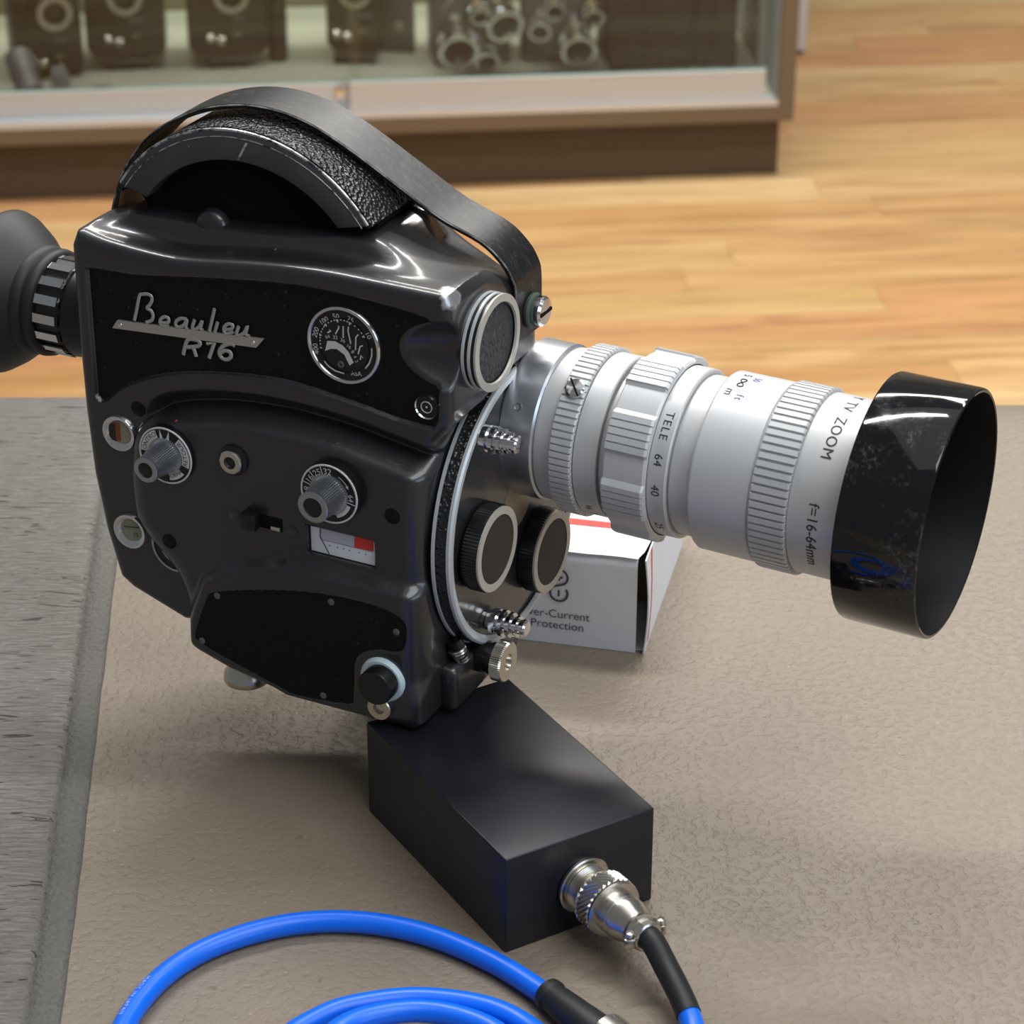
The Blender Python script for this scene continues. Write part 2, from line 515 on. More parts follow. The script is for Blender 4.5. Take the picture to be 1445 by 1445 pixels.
# ------------------------------------------------------------------ counter with vinyl covers
ct = thing('shop_counter', 'shop counter topped with pitted tan vinyl, under the movie camera', 'counter', (0, 0, 0))
G().box((-80, -60, FZ), (80, 27.0, -2.2), 0.3).make('counter_base', 'counter', ct)
# padded vinyl top with a rounded far edge
prof = [(-70, -2.4), (-70, 0.0), (20, 0.0), (25.0, -0.02), (27.2, -0.12), (28.6, -0.45), (29.3, -1.1), (29.4, -1.9), (28.9, -2.4)]
V = []; F = []
for i, (y, z) in enumerate(prof): V += [(-82, y, z), (82, y, z)]
n = len(prof)
for i in range(n):
    j = (i + 1) % n
    F.append((2 * i, 2 * i + 1, 2 * j + 1, 2 * j))
F += [tuple(2 * i for i in range(n))[::-1], tuple(2 * i + 1 for i in range(n))]
mesh('counter_top', V, [f[::-1] for f in F], 'tan', ct, 60)

# grey cracked mat at the left: edge runs from the lower left corner up behind the camera
edge = [(-12.4, -34), (-13.0, -26), (-13.78, -15.2), (-14.25, -8.5), (-14.81, -1.22), (-15.4, 6.5), (-15.93, 13.5), (-16.4, 20.0), (-16.75, 25.0)]
edge = catmull(edge, 5)
mat_t = thing('vinyl_mat', 'dark grey cracked vinyl mat with a stitched hem, at the left of the counter', 'mat', (-40, 0, 0))
def drop(y):
    return float(np.interp(y, (20, 25, 27.2, 28.6), (0, -0.02, -0.12, -0.45))) + (0.03 if y > 20 else 0)
rows = []
ys = [float(p[1]) for p in edge] + [26.2, 27.4, 28.6]
xs = [float(p[0]) for p in edge] + [-16.83, -16.9, -17.0]
for y, xe in zip(ys, xs):
    dz = drop(y)
    wob = 0.05 * math.sin(y * 1.7) + 0.03 * math.sin(y * 4.1)
    rows.append([(-82 + 40, y, 0.34 + dz), (-30 + 40, y, 0.34 + dz), (xe - 2.0 + 40, y, 0.36 + dz), (xe - 1.15 + 40, y, 0.34 + dz),
                 (xe - 0.98 + 40, y, 0.22 + dz), (xe - 0.9 + 40, y, 0.03 + dz)])
V = [p for r in rows for p in r]; nc = len(rows[0]); F = []
for i in range(len(rows) - 1):
    for k in range(nc - 1):
        a = i * nc + k; F.append((a, a + 1, a + nc + 1, a + nc))
mesh('mat_sheet', V, F, 'cracked', mat_t, 60)
rows = []
for y, xe in zip(ys, xs):
    dz = drop(y)
    wob = 0.014 * math.sin(y * 1.7) + 0.012 * math.sin(y * 5.1)
    X = lambda o: xe + o + 40
    rows.append([(X(-1.02), y, 0.10 + dz), (X(-0.95), y, 0.19 + dz), (X(-0.6), y, 0.25 + dz), (X(-0.2), y, 0.24 + dz), (X(-0.02 + wob), y, 0.17 + dz), (X(0.03 + wob), y, 0.02 + dz)])
V = [p for r in rows for p in r]; nc = len(rows[0]); F = []
for i in range(len(rows) - 1):
    for k in range(nc - 1):
        a = i * nc + k; F.append((a, a + 1, a + nc + 1, a + nc))
mesh('hem', V, F, 'hem', mat_t, 60)

# ------------------------------------------------------------------ movie camera
# local frame: x along the lens, y away from the viewer's side, z up from the counter
YAW = -math.atan2(0.44412, 0.89597)
fc = thing('movie_camera', 'black vintage movie camera with silver zoom lens, standing at the centre of the counter', 'camera', (0, 0, 0), YAW)

def seg_sdf(X, Z, poly):
    """signed distance to a closed polygon (negative inside)"""
    d = None; inside = None
    n = len(poly)
    for i in range(n):
        ax, az = poly[i]; bx, bz = poly[(i + 1) % n]
        ex, ez = bx - ax, bz - az
        wx, wz = X - ax, Z - az
        t = np.clip((wx * ex + wz * ez) / (ex * ex + ez * ez + 1e-12), 0, 1)
        q = (wx - ex * t) ** 2 + (wz - ez * t) ** 2
        d = q if d is None else np.minimum(d, q)
        c = ((az > Z) != (bz > Z)) & (X < (bx - ax) * (Z - az) / ((bz - az) if abs(bz - az) > 1e-9 else 1e-9) + ax)
        inside = c if inside is None else inside ^ c
    return np.where(inside, -np.sqrt(d), np.sqrt(d))

def smin(a, b, k):
    h = np.clip(0.5 + 0.5 * (b - a) / k, 0, 1)
    return b * (1 - h) + a * h - k * h * (1 - h)
def smax(a, b, k): return -smin(-a, -b, k)
def sstep(t): t = np.clip(t, 0, 1); return t * t * (3 - 2 * t)

P_MAIN = [(-13.75, 18.72), (-13.98, 18.2), (-14.03, 14.6), (-14.0, 12.3), (-13.87, 9.86), (-13.55, 7.73), (-13.1, 5.95), (-12.6, 5.6),
          (-10.5, 4.85), (-9.95, 4.95), (-9.85, 4.6), (-8.1, 4.05), (-6.4, 3.75), (-5.9, 3.58), (-3.2, 3.6), (-1.0, 3.64), (-0.7, 3.9),
          (-0.7, 13.3), (-0.6, 13.9), (-0.1, 14.5), (0.02, 15.0), (0.04, 18.6), (-0.12, 19.0)] + [tuple(map(float, q_)) for q_ in catmull([(-0.3, 19.03), (-2.2, 19.05), (-4.8, 19.05), (-7.4, 18.78), (-10.0, 18.45), (-12.5, 18.55), (-13.6, 18.74)], 5)]
P_PANEL = catmull([(-13.42, 17.5), (-12.4, 17.56), (-11.3, 17.62), (-8.57, 18.02), (-5.93, 18.34), (-3.88, 18.41), (-1.9, 18.3), (-0.75, 18.16)], 4) + \
          [np.array(q) for q in [(-0.38, 17.6), (-0.38, 15.6), (-0.42, 14.75), (-0.62, 14.36)]] + \
          catmull([(-1.9, 14.42), (-3.5, 14.66), (-6.1, 14.9), (-8.79, 14.6), (-10.74, 14.12), (-12.2, 13.42), (-12.95, 12.78)], 4) + \
          [np.array(q) for q in [(-13.25, 12.62), (-13.47, 12.85)]]
P_PANEL = [tuple(map(float, q)) for q in P_PANEL]
P_PLAT = [tuple(map(float, q)) for q in catmull([(-10.1, 6.0), (-10.49, 6.96), (-11.5, 8.02), (-11.97, 8.75), (-12.08, 9.6), (-12.04, 10.8), (-11.68, 12.1), (-10.9, 12.8), (-9.9, 13.22), (-8.1, 13.60), (-6.1, 13.75), (-4.0, 13.66), (-2.1, 13.38), (-0.5, 13.12)], 4)] + \
         [(0.8, 13.0), (0.8, 2.6), (-10.0, 2.6)]
P_LBOX = [(-9.95, 2.4), (-9.82, 4.6), (-9.74, 5.7), (-9.1, 7.3), (-8.6, 7.75), (-7.4, 8.35), (-5.8, 8.72), (-4.0, 8.85), (-1.8, 8.85), (1.0, 8.7), (1.0, 2.4)]
P_LPAN = [tuple(map(float, q)) for q in catmull([(-8.44, 7.11), (-7.11, 7.53), (-5.56, 7.9), (-4.05, 8.12), (-2.56, 8.16), (-1.57, 8.02), (-1.19, 7.64), (-1.24, 6.8), (-1.53, 6.53), (-2.11, 6.46), (-2.81, 6.14), (-3.09, 5.62), (-3.17, 4.4), (-3.42, 4.0), (-5.46, 3.82), (-6.1, 3.95), (-7.83, 4.4), (-9.2, 4.86), (-9.38, 5.3), (-8.85, 6.75)], 3, True)]
P_TOP = [tuple(map(float, q_)) for q_ in catmull([(-13.3, 18.1), (-12.9, 18.8), (-12.2, 19.1), (-9, 19.18), (-6.5, 19.38), (-4.3, 19.72), (-3.3, 19.6), (-2.3, 19.0), (-1.3, 18.3), (-0.9, 17.6)], 5)] + [(-0.9, 16.5), (-13.3, 16.5)]
P_YZ = [(-7.2, 1), (-7.2, 19.6), (-3.6, 19.5), (-2.2, 19.1), (-0.9, 18.45), (0.4, 17.8), (1.5, 17.0), (1.75, 16.3), (1.75, 1)]

def heights(X, Z):
    plat = seg_sdf(X, Z, P_PLAT); lb = seg_sdf(X, Z, P_LBOX); pan = seg_sdf(X, Z, P_PANEL); lp = seg_sdf(X, Z, P_LPAN)
    t = np.clip(-plat / 0.85, 0, 1)
    edge_ = 4.75 + 0.55 * np.sqrt(np.clip(1 - (1 - t) ** 2, 0, 1))
    # along the top the platform starts in a valley and rises as a sloping shelf
    d = -plat
    q = np.clip((d - 0.35) / 0.30, 0, 1)
    shelf = 4.2 + 2.2 * np.clip(d, 0, 0.35) + 2.2 * 0.30 * (q - q * q / 2)
    band = 4.75 - 0.55 * (1 - sstep(-d / 0.62))
    wt = sstep((Z - 11.6) / 1.2) * sstep((X + 11.7) / 1.1)
    h = edge_ * (1 - wt) + np.where(d > 0, shelf, band) * wt
    h = h + 0.48 * sstep((-lb + 0.22) / 0.50)
    h = h - 0.17 * np.clip(-pan / 0.10 + 0.3, 0, 1)
    h = h - 0.06 * np.clip(-lp / 0.08 + 0.3, 0, 1)
    # small dish round the release button, below the lower panel
    r = np.sqrt((X + 2.05) ** 2 + (Z - 5.42) ** 2)
    return h

def body_sdf(X, Y, Z, H=None, D2=None, TP=None):
    if H is None: H = heights(X, Z)
    if D2 is None: D2 = seg_sdf(X, Z, P_MAIN)
    if TP is None: TP = seg_sdf(X, Z, P_TOP)
    yz = seg_sdf(Y, Z, P_YZ)
    near = -H - Y
    k = 0.42 + 0.75 * sstep((X + 2.2) / 1.8) * sstep((13.6 - Z) / 1.0) * sstep((Z - 4.6) / 1.0)
    d = smax(D2, near, k)
    d = smax(d, yz, 0.7)
    by = np.abs(Y + 1.4) - 1.85
    top = smax(TP, by, 0.5)
    d = smin(d, top, 0.9)
    # finger scoop beside the front porthole
    q = np.sqrt(((X - 0.35) / 2.45) ** 2 + ((Y + 5.35) / 1.4) ** 2 + ((Z - 16.95) / 1.36) ** 2)
    d = smax(d, (1 - q) * 1.25, 0.12)
    # seat of the turret
    rr = np.sqrt(Y ** 2 + (Z - 9.76) ** 2) - 5.12
    d = smax(d, -np.maximum(rr, -0.66 - X), 0.1)
    # meter window cut
    mw = np.maximum(np.maximum(np.abs(X + 3.79) - 1.26, np.abs(Z - 9.69) - 0.52), Y + 5.06)
    return np.maximum(d, -mw)

def surface_nets(func2, lo, hi, h):
    xs = np.arange(lo[0], hi[0], h); ys_ = np.arange(lo[1], hi[1], h); zs = np.arange(lo[2], hi[2], h)
    X, Y, Z = xs[:, None, None], ys_[None, :, None], zs[None, None, :]
    H = heights(X, Z); D2 = seg_sdf(X, Z, P_MAIN); TP = seg_sdf(X, Z, P_TOP)
    Fv = func2(X, Y, Z, H, D2, TP).astype(np.float32)
    nx, ny, nz = Fv.shape
    sgn = Fv < 0
    cnt = np.zeros((nx - 1, ny - 1, nz - 1), np.int8)
    for a in (0, 1):
        for b in (0, 1):
            for c in (0, 1): cnt += sgn[a:nx - 1 + a, b:ny - 1 + b, c:nz - 1 + c]
    act = (cnt > 0) & (cnt < 8)
    idx = -np.ones(act.shape, np.int64); I = np.argwhere(act); idx[act] = np.arange(len(I))
    acc = np.zeros((len(I), 3)); num = np.zeros(len(I))
    cor = [(a, b, c) for a in (0, 1) for b in (0, 1) for c in (0, 1)]
    for i, p in enumerate(cor):
        for q in cor[i + 1:]:
            if sum(abs(a - b) for a, b in zip(p, q)) != 1: continue
            fa = Fv[I[:, 0] + p[0], I[:, 1] + p[1], I[:, 2] + p[2]]; fb = Fv[I[:, 0] + q[0], I[:, 1] + q[1], I[:, 2] + q[2]]
            m = (fa < 0) != (fb < 0)
            t = np.where(m, fa / np.where(m, fa - fb, 1), 0)
            pos = np.array(p)[None] + t[:, None] * (np.array(q) - np.array(p))[None]
            acc[m] += pos[m]; num += m
    V = (I + acc / num[:, None]) * h + np.array(lo)
    Q = []
    for ax in range(3):
        o1, o2 = [(1, 2), (2, 0), (0, 1)][ax]
        sl0 = [slice(None)] * 3; sl1 = [slice(None)] * 3
        sl0[ax] = slice(0, -1); sl1[ax] = slice(1, None)
        s0, s1 = sgn[tuple(sl0)], sgn[tuple(sl1)]
        E_ = np.argwhere(s0 != s1)
        E_ = E_[(E_[:, o1] > 0) & (E_[:, o2] > 0) & (E_[:, o1] < Fv.shape[o1] - 1) & (E_[:, o2] < Fv.shape[o2] - 1)]
        a = E_.copy(); b = E_.copy(); c = E_.copy(); d = E_.copy()
        a[:, o1] -= 1; a[:, o2] -= 1; b[:, o2] -= 1; d[:, o1] -= 1
        q = np.stack([idx[tuple(a.T)], idx[tuple(b.T)], idx[tuple(c.T)], idx[tuple(d.T)]], 1)
        flip = s0[tuple(E_.T)]
        q[~flip] = q[~flip][:, ::-1]
        Q.append(q)
    return V, np.concatenate(Q)

BV, BQ = surface_nets(body_sdf, (-14.6, -6.4, 3.0), (0.6, 2.3, 20.8), 0.078)
def grad(V, e=0.02):
    f = lambda x, y, z: body_sdf(x, y, z)
    x, y, z = V.T
    return np.stack([f(x + e, y, z) - f(x - e, y, z), f(x, y + e, z) - f(x, y - e, z), f(x, y, z + e) - f(x, y, z - e)], 1) / (2 * e)
for _ in range(2):
    g_ = grad(BV); f_ = body_sdf(*BV.T)
    BV = BV - g_ * np.clip(f_ / np.maximum((g_ ** 2).sum(1), 0.25), -0.05, 0.05)[:, None] * 0.9
BN = grad(BV, 0.035); BN /= np.linalg.norm(BN, axis=1)[:, None] + 1e-9
me = bpy.data.meshes.new('body')
me.vertices.add(len(BV)); me.vertices.foreach_set('co', (BV * S).ravel())
me.loops.add(len(BQ) * 4); me.loops.foreach_set('vertex_index', BQ.ravel())
me.polygons.add(len(BQ)); me.polygons.foreach_set('loop_start', np.arange(len(BQ)) * 4)
me.update(calc_edges=True); me.validate()
me.polygons.foreach_set('use_smooth', [True] * len(me.polygons))
me.normals_split_custom_set_from_vertices([tuple(n) for n in BN])
me.materials.append(M['paint'])
body = bpy.data.objects.new('body', me); C.objects.link(body); body.parent = fc

SIDE = lambda y: (lambda p, h: (p[0], y - h, p[1]))      # outline on the viewer's side, h outward
YM = (0, -1, 0)                                           # outward normal of that side

# inlaid leatherette panels
def inset(poly, d):
    n = len(poly); out = []
    area2 = sum(poly[i][0] * poly[(i + 1) % n][1] - poly[(i + 1) % n][0] * poly[i][1] for i in range(n))
    sg = 1 if area2 > 0 else -1
    for i in range(n):
        a, b, c = np.array(poly[i - 1]), np.array(poly[i]), np.array(poly[(i + 1) % n])
        e1 = (b - a) / (np.linalg.norm(b - a) + 1e-9); e2 = (c - b) / (np.linalg.norm(c - b) + 1e-9)
        t = e1 + e2; t /= np.linalg.norm(t) + 1e-9
        nrm = np.array([-t[1], t[0]]) * sg
        out.append(tuple(b + nrm * d))
    return out
def scoop_clip(poly):
    """the upper panel stops at the scoop"""
    out = []
    for x, z in poly:
        q = math.sqrt(((x - 0.35) / 2.28) ** 2 + ((z - 16.95) / 1.24) ** 2)
        if q < 1:
            k = 1 / max(q, 1e-3); x, z = 0.35 + (x - 0.35) * k, 16.95 + (z - 16.95) * k
        out.append((x, z))
    return out
pp = [tuple(map(float, q)) for q in P_PANEL]
# front edge of the panel follows the scoop: replace by an arc
k0 = max(i for i, q in enumerate(pp) if q[1] > 18.1 and q[0] > -0.9)
arc = [(0.35 + 2.16 * math.cos(a), 16.95 + 1.17 * math.sin(a)) for a in np.linspace(math.radians(112), math.radians(246), 16)]
pp = pp[:k0 + 1] + arc + [(-0.36, 15.45), (-0.36, 14.75), (-0.62, 14.36)] + pp[[i for i, q in enumerate(pp) if abs(q[0] + 1.9) < 1e-6 and q[1] < 15][0]:]
G().prism(inset(pp, 0.03), SIDE(-4.45), 0, 0.145).make('upper_panel', 'panel', fc, smooth=False)
G().prism(inset(P_LPAN, 0.02), SIDE(-5.58), 0, 0.155).make('lower_panel', 'panel', fc, smooth=False)

# --- film chamber arch on top
AX, AZ = -8.2, 16.94
def arc_pts(r, a0, a1, n): return [(AX + r * math.cos(a), AZ + r * math.sin(a)) for a in np.linspace(math.radians(a0), math.radians(a1), n)]
G().prism(arc_pts(5.50, 33, 147, 60) + [(-11.8, 18.4), (-4.6, 18.9)], SIDE(0.2), 0, 2.75).make('film_chamber', 'matte', fc)
arch = G().prism(arc_pts(5.56, 35, 146.5, 50) + arc_pts(4.58, 143, 40, 44), SIDE(-2.5), 0, 0.75, 0.05).make('chamber_ring', 'enamel', fc, 30)
cover = G().prism(arc_pts(5.66, 34.2, 150, 60) + arc_pts(5.45, 150, 34.2, 60), SIDE(0.25), 0, 3.38).make('chamber_cover', 'pebble', fc, 30)
for r, y, rr in ((5.58, -3.19, 0.055), (5.37, -3.245, 0.022)):
    G().tube([(x, y, z) for x, z in arc_pts(r, 35.2, 146.3, 60)], rr, 8).make('worn_edge', 'worn', arch)
sc_pts = [(-8.02, 21.95), (-8.35, 21.55), (-8.5, 21.42)]
G().ribbon([(-7.93, -3.262, 22.22), (-8.28, -3.262, 21.6)], [(-7.84, -3.262, 22.2), (-8.22, -3.262, 21.58)], 0.01).make('scratch', 'worn', arch, smooth=False)
G().lathe([(0, 0.62), (0.22, 0.60), (0.36, 0.5), (0.44, 0.3), (0.46, 0)], (-9.55, -2.78, 18.98), YM, 24).make('latch_tab', 'paint', fc, 60)
G().ribbon([(-4.25, -0.3, 20.1), (-3.85, -0.3, 19.75), (-3.3, -0.3, 19.62), (-2.8, -0.3, 19.55), (-2.3, -0.3, 19.4)],
           [(-4.25, 0.25, 20.15), (-3.85, 0.25, 19.8), (-3.3, 0.25, 19.66), (-2.8, 0.25, 19.58), (-2.3, 0.25, 19.42)], 0.12).make('strap_lug', 'chrome', fc, 60)

# --- carrying strap
near = [(-13.96, -2.3, 16.4), (-13.96, -2.3, 18.17), (-13.84, -2.3, 18.87), (-13.45, -2.25, 19.92), (-12.46, -2.2, 21.29), (-11.23, -2.1, 22.18), (-9.87, -2.05, 22.76), (-8.3, -2.0, 23.01), (-6.81, -1.9, 22.81), (-5.37, -1.75, 22.17), (-3.53, -1.45, 20.96), (-2.16, -1.2, 20.03), (-0.81, -0.9, 19.33), (-0.15, -0.7, 18.65), (0.13, -0.56, 18.04), (0.17, -0.45, 17.59), (0.19, -0.45, 16.6), (0.19, -0.45, 15.7)]
na = [tuple(p) for p in catmull(near, 5)]
nb = [(x, y + 1.88, z) for x, y, z in na]
strap = G().ribbon(nb, na, 0.16).make('carry_strap', 'strap', fc, 40)
G().tube([(x, y - 0.005, z - 0.05) for x, y, z in na], 0.035, 6).make('edge', 'strapedge', strap, 60)
ins = lambda p, q, k: tuple(a + (b - a) * k for a, b in zip(p, q))
def lower(path, d):
    p = np.array(path); out = []
    for i in range(len(p)):
        t = p[min(i + 1, len(p) - 1)] - p[max(i - 1, 0)]; n = np.array([-t[2], 0, t[0]]); n /= np.linalg.norm(n)
        out.append(tuple(p[i] - n * d))
    return out
la, lb_ = lower(na, 0.165), lower(nb, 0.165)
G().ribbon([ins(b, a, 0.03) for a, b in zip(la, lb_)], [ins(a, b, 0.03) for a, b in zip(la, lb_)], 0.02).make('strap_lining', 'suede', strap, 40)
scw = G().lathe([(0, 0.58), (0.10, 0.60), (0.16, 0.55)], (0.2, 0.62, 16.55), (1, 0, 0), 32).make('washer', 'green_washer', fc)
G().lathe([(0.1, 0.44), (0.20, 0.50), (0.42, 0.50), (0.5, 0.43), (0.53, 0.0)], (0.2, 0.68, 16.55), (1, 0, 0), 32).make('strap_screw', 'chrome', scw)
G().box((0.70, 0.66 - 0.4, 16.5), (0.745, 0.66 + 0.4, 16.6), rot=None).make('slot', 'matte', scw, smooth=False)

# --- front porthole with three rings
ph = G().lathe([(-0.35, 1.5), (0.0, 1.52), (0.06, 1.50), (0.5, 1.50), (0.5, 1.30), (0.42, 1.29), (0.42, 0)], (0.0, -2.48, 16.7), (1, 0, 0), 56).make('porthole', 'black', fc, 40)
for h0 in (0.02, 0.24, 0.46):
    G().lathe([(h0, 1.50), (h0 + 0.02, 1.58), (h0 + 0.09, 1.58), (h0 + 0.11, 1.53 if h0 < 0.4 else 1.33), (h0 + 0.03, 1.50 if h0 < 0.4 else 1.30)], (0.0, -2.48, 16.7), (1, 0, 0), 56, closed=True).make('rim', 'rim' if h0 < 0.4 else 'capring', ph, 40)
G().lathe([(0.43, 1.30), (0.46, 1.2), (0.47, 0)], (0.0, -2.48, 16.7), (1, 0, 0), 48).make('leather_disc', 'leather_disc', ph)

# --- turret
tc = (-0.62, 0, 9.76)
tu = G().lathe([(0, 4.93), (0.05, 4.97), (0.10, 4.93), (0.12, 4.86), (0.50, 4.82), (0.52, 4.84), (0.62, 4.84), (0.62, 4.70), (0.60, 4.62), (0.52, 4.55), (0.56, 3.9), (0.64, 2.6), (0.66, 0)], tc, (1, 0, 0), 96).make('lens_turret', 'paint', fc, 25)
G().lathe([(0.0, 4.9), (0.0, 5.0), (0.10, 5.0), (0.10, 4.9)], tc, (1, 0, 0), 96, closed=True).make('rear_rim', 'rim', tu, 30)
G().lathe([(0.11, 4.80), (0.11, 4.90), (0.50, 4.90), (0.50, 4.80)], tc, (1, 0, 0), 96, closed=True).make('grip_band', 'pebble', tu, 30)
G().lathe([(0.50, 4.60), (0.50, 4.93), (0.60, 4.93), (0.665, 4.86), (0.665, 4.70), (0.60, 4.60)], tc, (1, 0, 0), 96, closed=True).make('front_rim', 'rim', tu, 20)
for (cy, cz) in ((-2.81, 9.49), (1.35, 7.33)):
    rib = lambda a, r, h: r * (1 + (0.012 if int(round(a / (2 * PI) * 160)) % 2 else -0.012)) if 0.05 < h < 0.55 and r > 1.4 else r
    cap = G().lathe([(0.0, 1.38), (0.04, 1.46), (0.10, 1.47), (0.52, 1.47), (0.60, 1.45), (0.64, 1.40), (0.64, 1.1), (0.64, 0)], (0.02, cy, cz), (1, 0, 0), 160, rad=rib).make('mount_cap', 'black', tu, 25)
    G().lathe([(0.60, 1.445), (0.67, 1.445), (0.67, 1.18), (0.60, 1.18)], (0.02, cy, cz), (1, 0, 0), 64, closed=True).make('cap_ring', 'capring', cap, 30)
    G().lathe([(0.645, 1.19), (0.655, 1.0), (0.655, 0)], (0.02, cy, cz), (1, 0, 0), 48).make('cap_face', 'capface', cap)
G().lathe([(0.0, 1.0), (0.10, 1.0), (0.12, 0.96), (0.12, 0)], (-0.06, -0.05, 9.85), (1, 0, 0), 48).make('hub_plate', 'tanplate', tu)
for (cy, cz, tw) in ((-2.62, 13.35, 0), (-2.0, 6.22, 1)):
    sp = G().lathe([(0, 0.36), (0.12, 0.36), (0.16, 0.44), (0.36, 0.44), (0.40, 0.36), (0.46, 0.34), (0.48, 0.46), (0.62, 0.46), (0.64, 0.32), (0.74, 0.32), (0.76, 0.43), (0.88, 0.43), (0.90, 0.30), (1.0, 0.30), (1.02, 0.37), (1.12, 0.37), (1.14, 0.26), (1.24, 0.26), (1.26, 0.30), (1.36, 0.30), (1.42, 0.25), (1.43, 0)],
                   (-0.05, cy, cz), (1, 0, 0), 28).make('turret_screw', 'chrome', tu, 25)
    G().box((0.30, cy - 0.10, cz - 0.5), (0.42, cy + 0.10, cz + 0.32), 0.03).make('lever', 'chrome', sp, 40)

# --- zoom lens
LO = (0.0, 1.31, 12.38); LD = (math.cos(math.radians(0.95)), 0, -math.sin(math.radians(0.95)))
def L(prof, seg=96, **k): return G().lathe(prof, LO, LD, seg, **k)
lens = L([(-0.3, 2.5), (1.2, 2.5), (1.22, 2.58), (1.78, 2.62), (1.8, 2.6), (2.66, 2.6), (2.68, 2.72), (3.42, 2.72), (3.46, 2.68), (3.47, 2.55), (3.8, 2.55), (5.3, 2.6), (5.32, 2.83), (5.92, 2.83), (5.96, 2.79), (5.97, 2.66), (6.74, 2.66), (6.78, 2.92), (6.84, 2.96), (8.76, 2.97), (8.8, 2.9), (10.1, 2.9), (10.14, 2.94), (11.7, 2.95), (11.76, 2.90), (11.77, 2.80), (11.82, 2.80), (11.83, 2.96), (12.1, 2.96), (12.12, 2.4), (11.6, 2.2), (11.6, 0)]).make('zoom_lens', 'alu', fc, 25)
L([(-0.12, 2.3), (-0.10, 2.62), (-0.04, 2.66), (1.08, 2.66), (1.15, 2.60), (1.15, 2.45)]).make('mount_ring', 'steel', lens, 25)
def LP(h, th, r):
    """point on the lens surface: distance h along it, angle th from the top towards the viewer"""
    d = np.array(LD); up = np.cross(d, np.array([0, 1.0, 0])); up = -up if up[2] < 0 else up
    return tuple(np.array(LO) + d * h + (up * math.cos(th) + np.array([0, -1.0, 0]) * math.sin(th)) * r)
def lens_angle(a):  # lathe angle -> angle from the top towards the viewer
    d, u, w_ = basis(LD)
    v = u * math.cos(a) + w_ * math.sin(a)
    return math.atan2(-v[1], v[2])
def ribbed(h0, h1, r, n, depth, ch=0.05):
    """ring with n ribs parted by narrow grooves"""
    g = G(); d, u, w_ = basis(LD)
    ang = []
    for k in range(n):
        a = 2 * PI * k / n; s_ = 2 * PI / n
        ang += [(a, 0), (a + 0.22 * s_, 0), (a + 0.30 * s_, 1), (a + 0.95 * s_, 1)]
    seg = len(ang); V = []; F = []
    rings = [(h0, -0.25), (h0, -ch), (h0 + ch, 0), (h1 - ch, 0), (h1, -ch), (h1, -0.25)]
    for h, dr in rings:
        for a, up in ang:
            rr = r + dr - (0 if up or dr <= -0.25 else depth)
            V.append(np.array(LO) + np.array(LD) * h + (u * math.cos(a) + w_ * math.sin(a)) * rr)
    for i in range(len(rings) - 1):
        for k in range(seg):
            l = (k + 1) % seg; F.append((i * seg + k, i * seg + l, (i + 1) * seg + l, (i + 1) * seg + k))
    return g.add(V, F)
ribbed(1.84, 2.64, 2.86, 76, 0.09).make('aperture_ring', 'alu', lens, 20)
ribbed(8.86, 10.10, 3.07, 72, 0.12).make('focus_ring', 'alu', lens, 20)
# zoom ring: eight ribbed grips parted by shallow scallops
def zoom_ring():
    d, u, w_ = basis(LD); ang = []
    N = 8; ph0 = math.radians(94 - 22.5)
    for k in range(N):
        a = 2 * PI * k / N
        ang += [(a + math.radians(x), 0.14 - 0.0 * x, 0) for x in (1, 5, 10, 15, 18)]
        ang += [(a + math.radians(20.0), 0.05, 0)]
        for j in range(5):
            b = a + math.radians(21.5 + j * 4.6)
            ang += [(b, 0.0, 1), (b + math.radians(3.6), 0.0, 1), (b + math.radians(3.8), 0.075, 1), (b + math.radians(4.4), 0.075, 1)]
        ang[-2] = (ang[-2][0], 0.0, 1); ang[-1] = (a + math.radians(44.2), 0.08, 0)
    V = []; F = []; seg = len(ang)
    rings = [(3.82, -0.4), (3.82, -0.06), (3.88, 0), (5.22, 0), (5.30, -0.06), (5.32, -0.25)]
    for h, dr in rings:
        for a, dep, rb in ang:
            th = ph0 + a
            rr = 3.12 + dr - (dep if dr > -0.2 else 0)
            up = np.cross(np.array(LD), np.array([0, 1.0, 0])); up = -up if up[2] < 0 else up
            V.append(np.array(LO) + np.array(LD) * h + (up * math.cos(th) + np.array([0, -1.0, 0]) * math.sin(th)) * rr)
    for i in range(len(rings) - 1):
        for k in range(seg):
            l = (k + 1) % seg; F.append((i * seg + l, i * seg + k, (i + 1) * seg + k, (i + 1) * seg + l))
    return G().add(V, F)
zoom_ring().make('zoom_ring', 'alu', lens, 18)
L([(3.47, 2.58), (3.50, 2.62), (3.53, 2.58)], closed=True).make('groove', 'alu_shadow', lens)
L([(5.975, 2.67), (6.0, 2.69), (6.03, 2.67)], closed=True).make('groove', 'alu_shadow', lens)
# clamp screw in the aperture ring, set screw in the mount ring
th = math.radians(38)
p0 = np.array(LP(2.28, th, 2.86)); dn = np.array(LP(2.28, th, 3.8)) - p0
cs = G().lathe([(0, 0.34), (0.10, 0.34), (0.15, 0.28), (0.17, 0)], p0, dn, 24).make('clamp_screw', 'chrome', lens)
q0 = np.array(LP(2.05, th - 0.09, 3.03)); q1 = np.array(LP(2.5, th + 0.09, 3.03))
G().tube([q0, q1], 0.035, 6).make('slot', 'matte', lens)
th = math.radians(58)
p0 = np.array(LP(0.45, th, 2.63)); dn = np.array(LP(0.45, th, 3.6)) - p0
G().lathe([(0, 0.15), (0.05, 0.15), (0.05, 0.09), (0.01, 0.07), (0.01, 0)], p0, dn, 20).make('set_screw', 'nickel', lens)
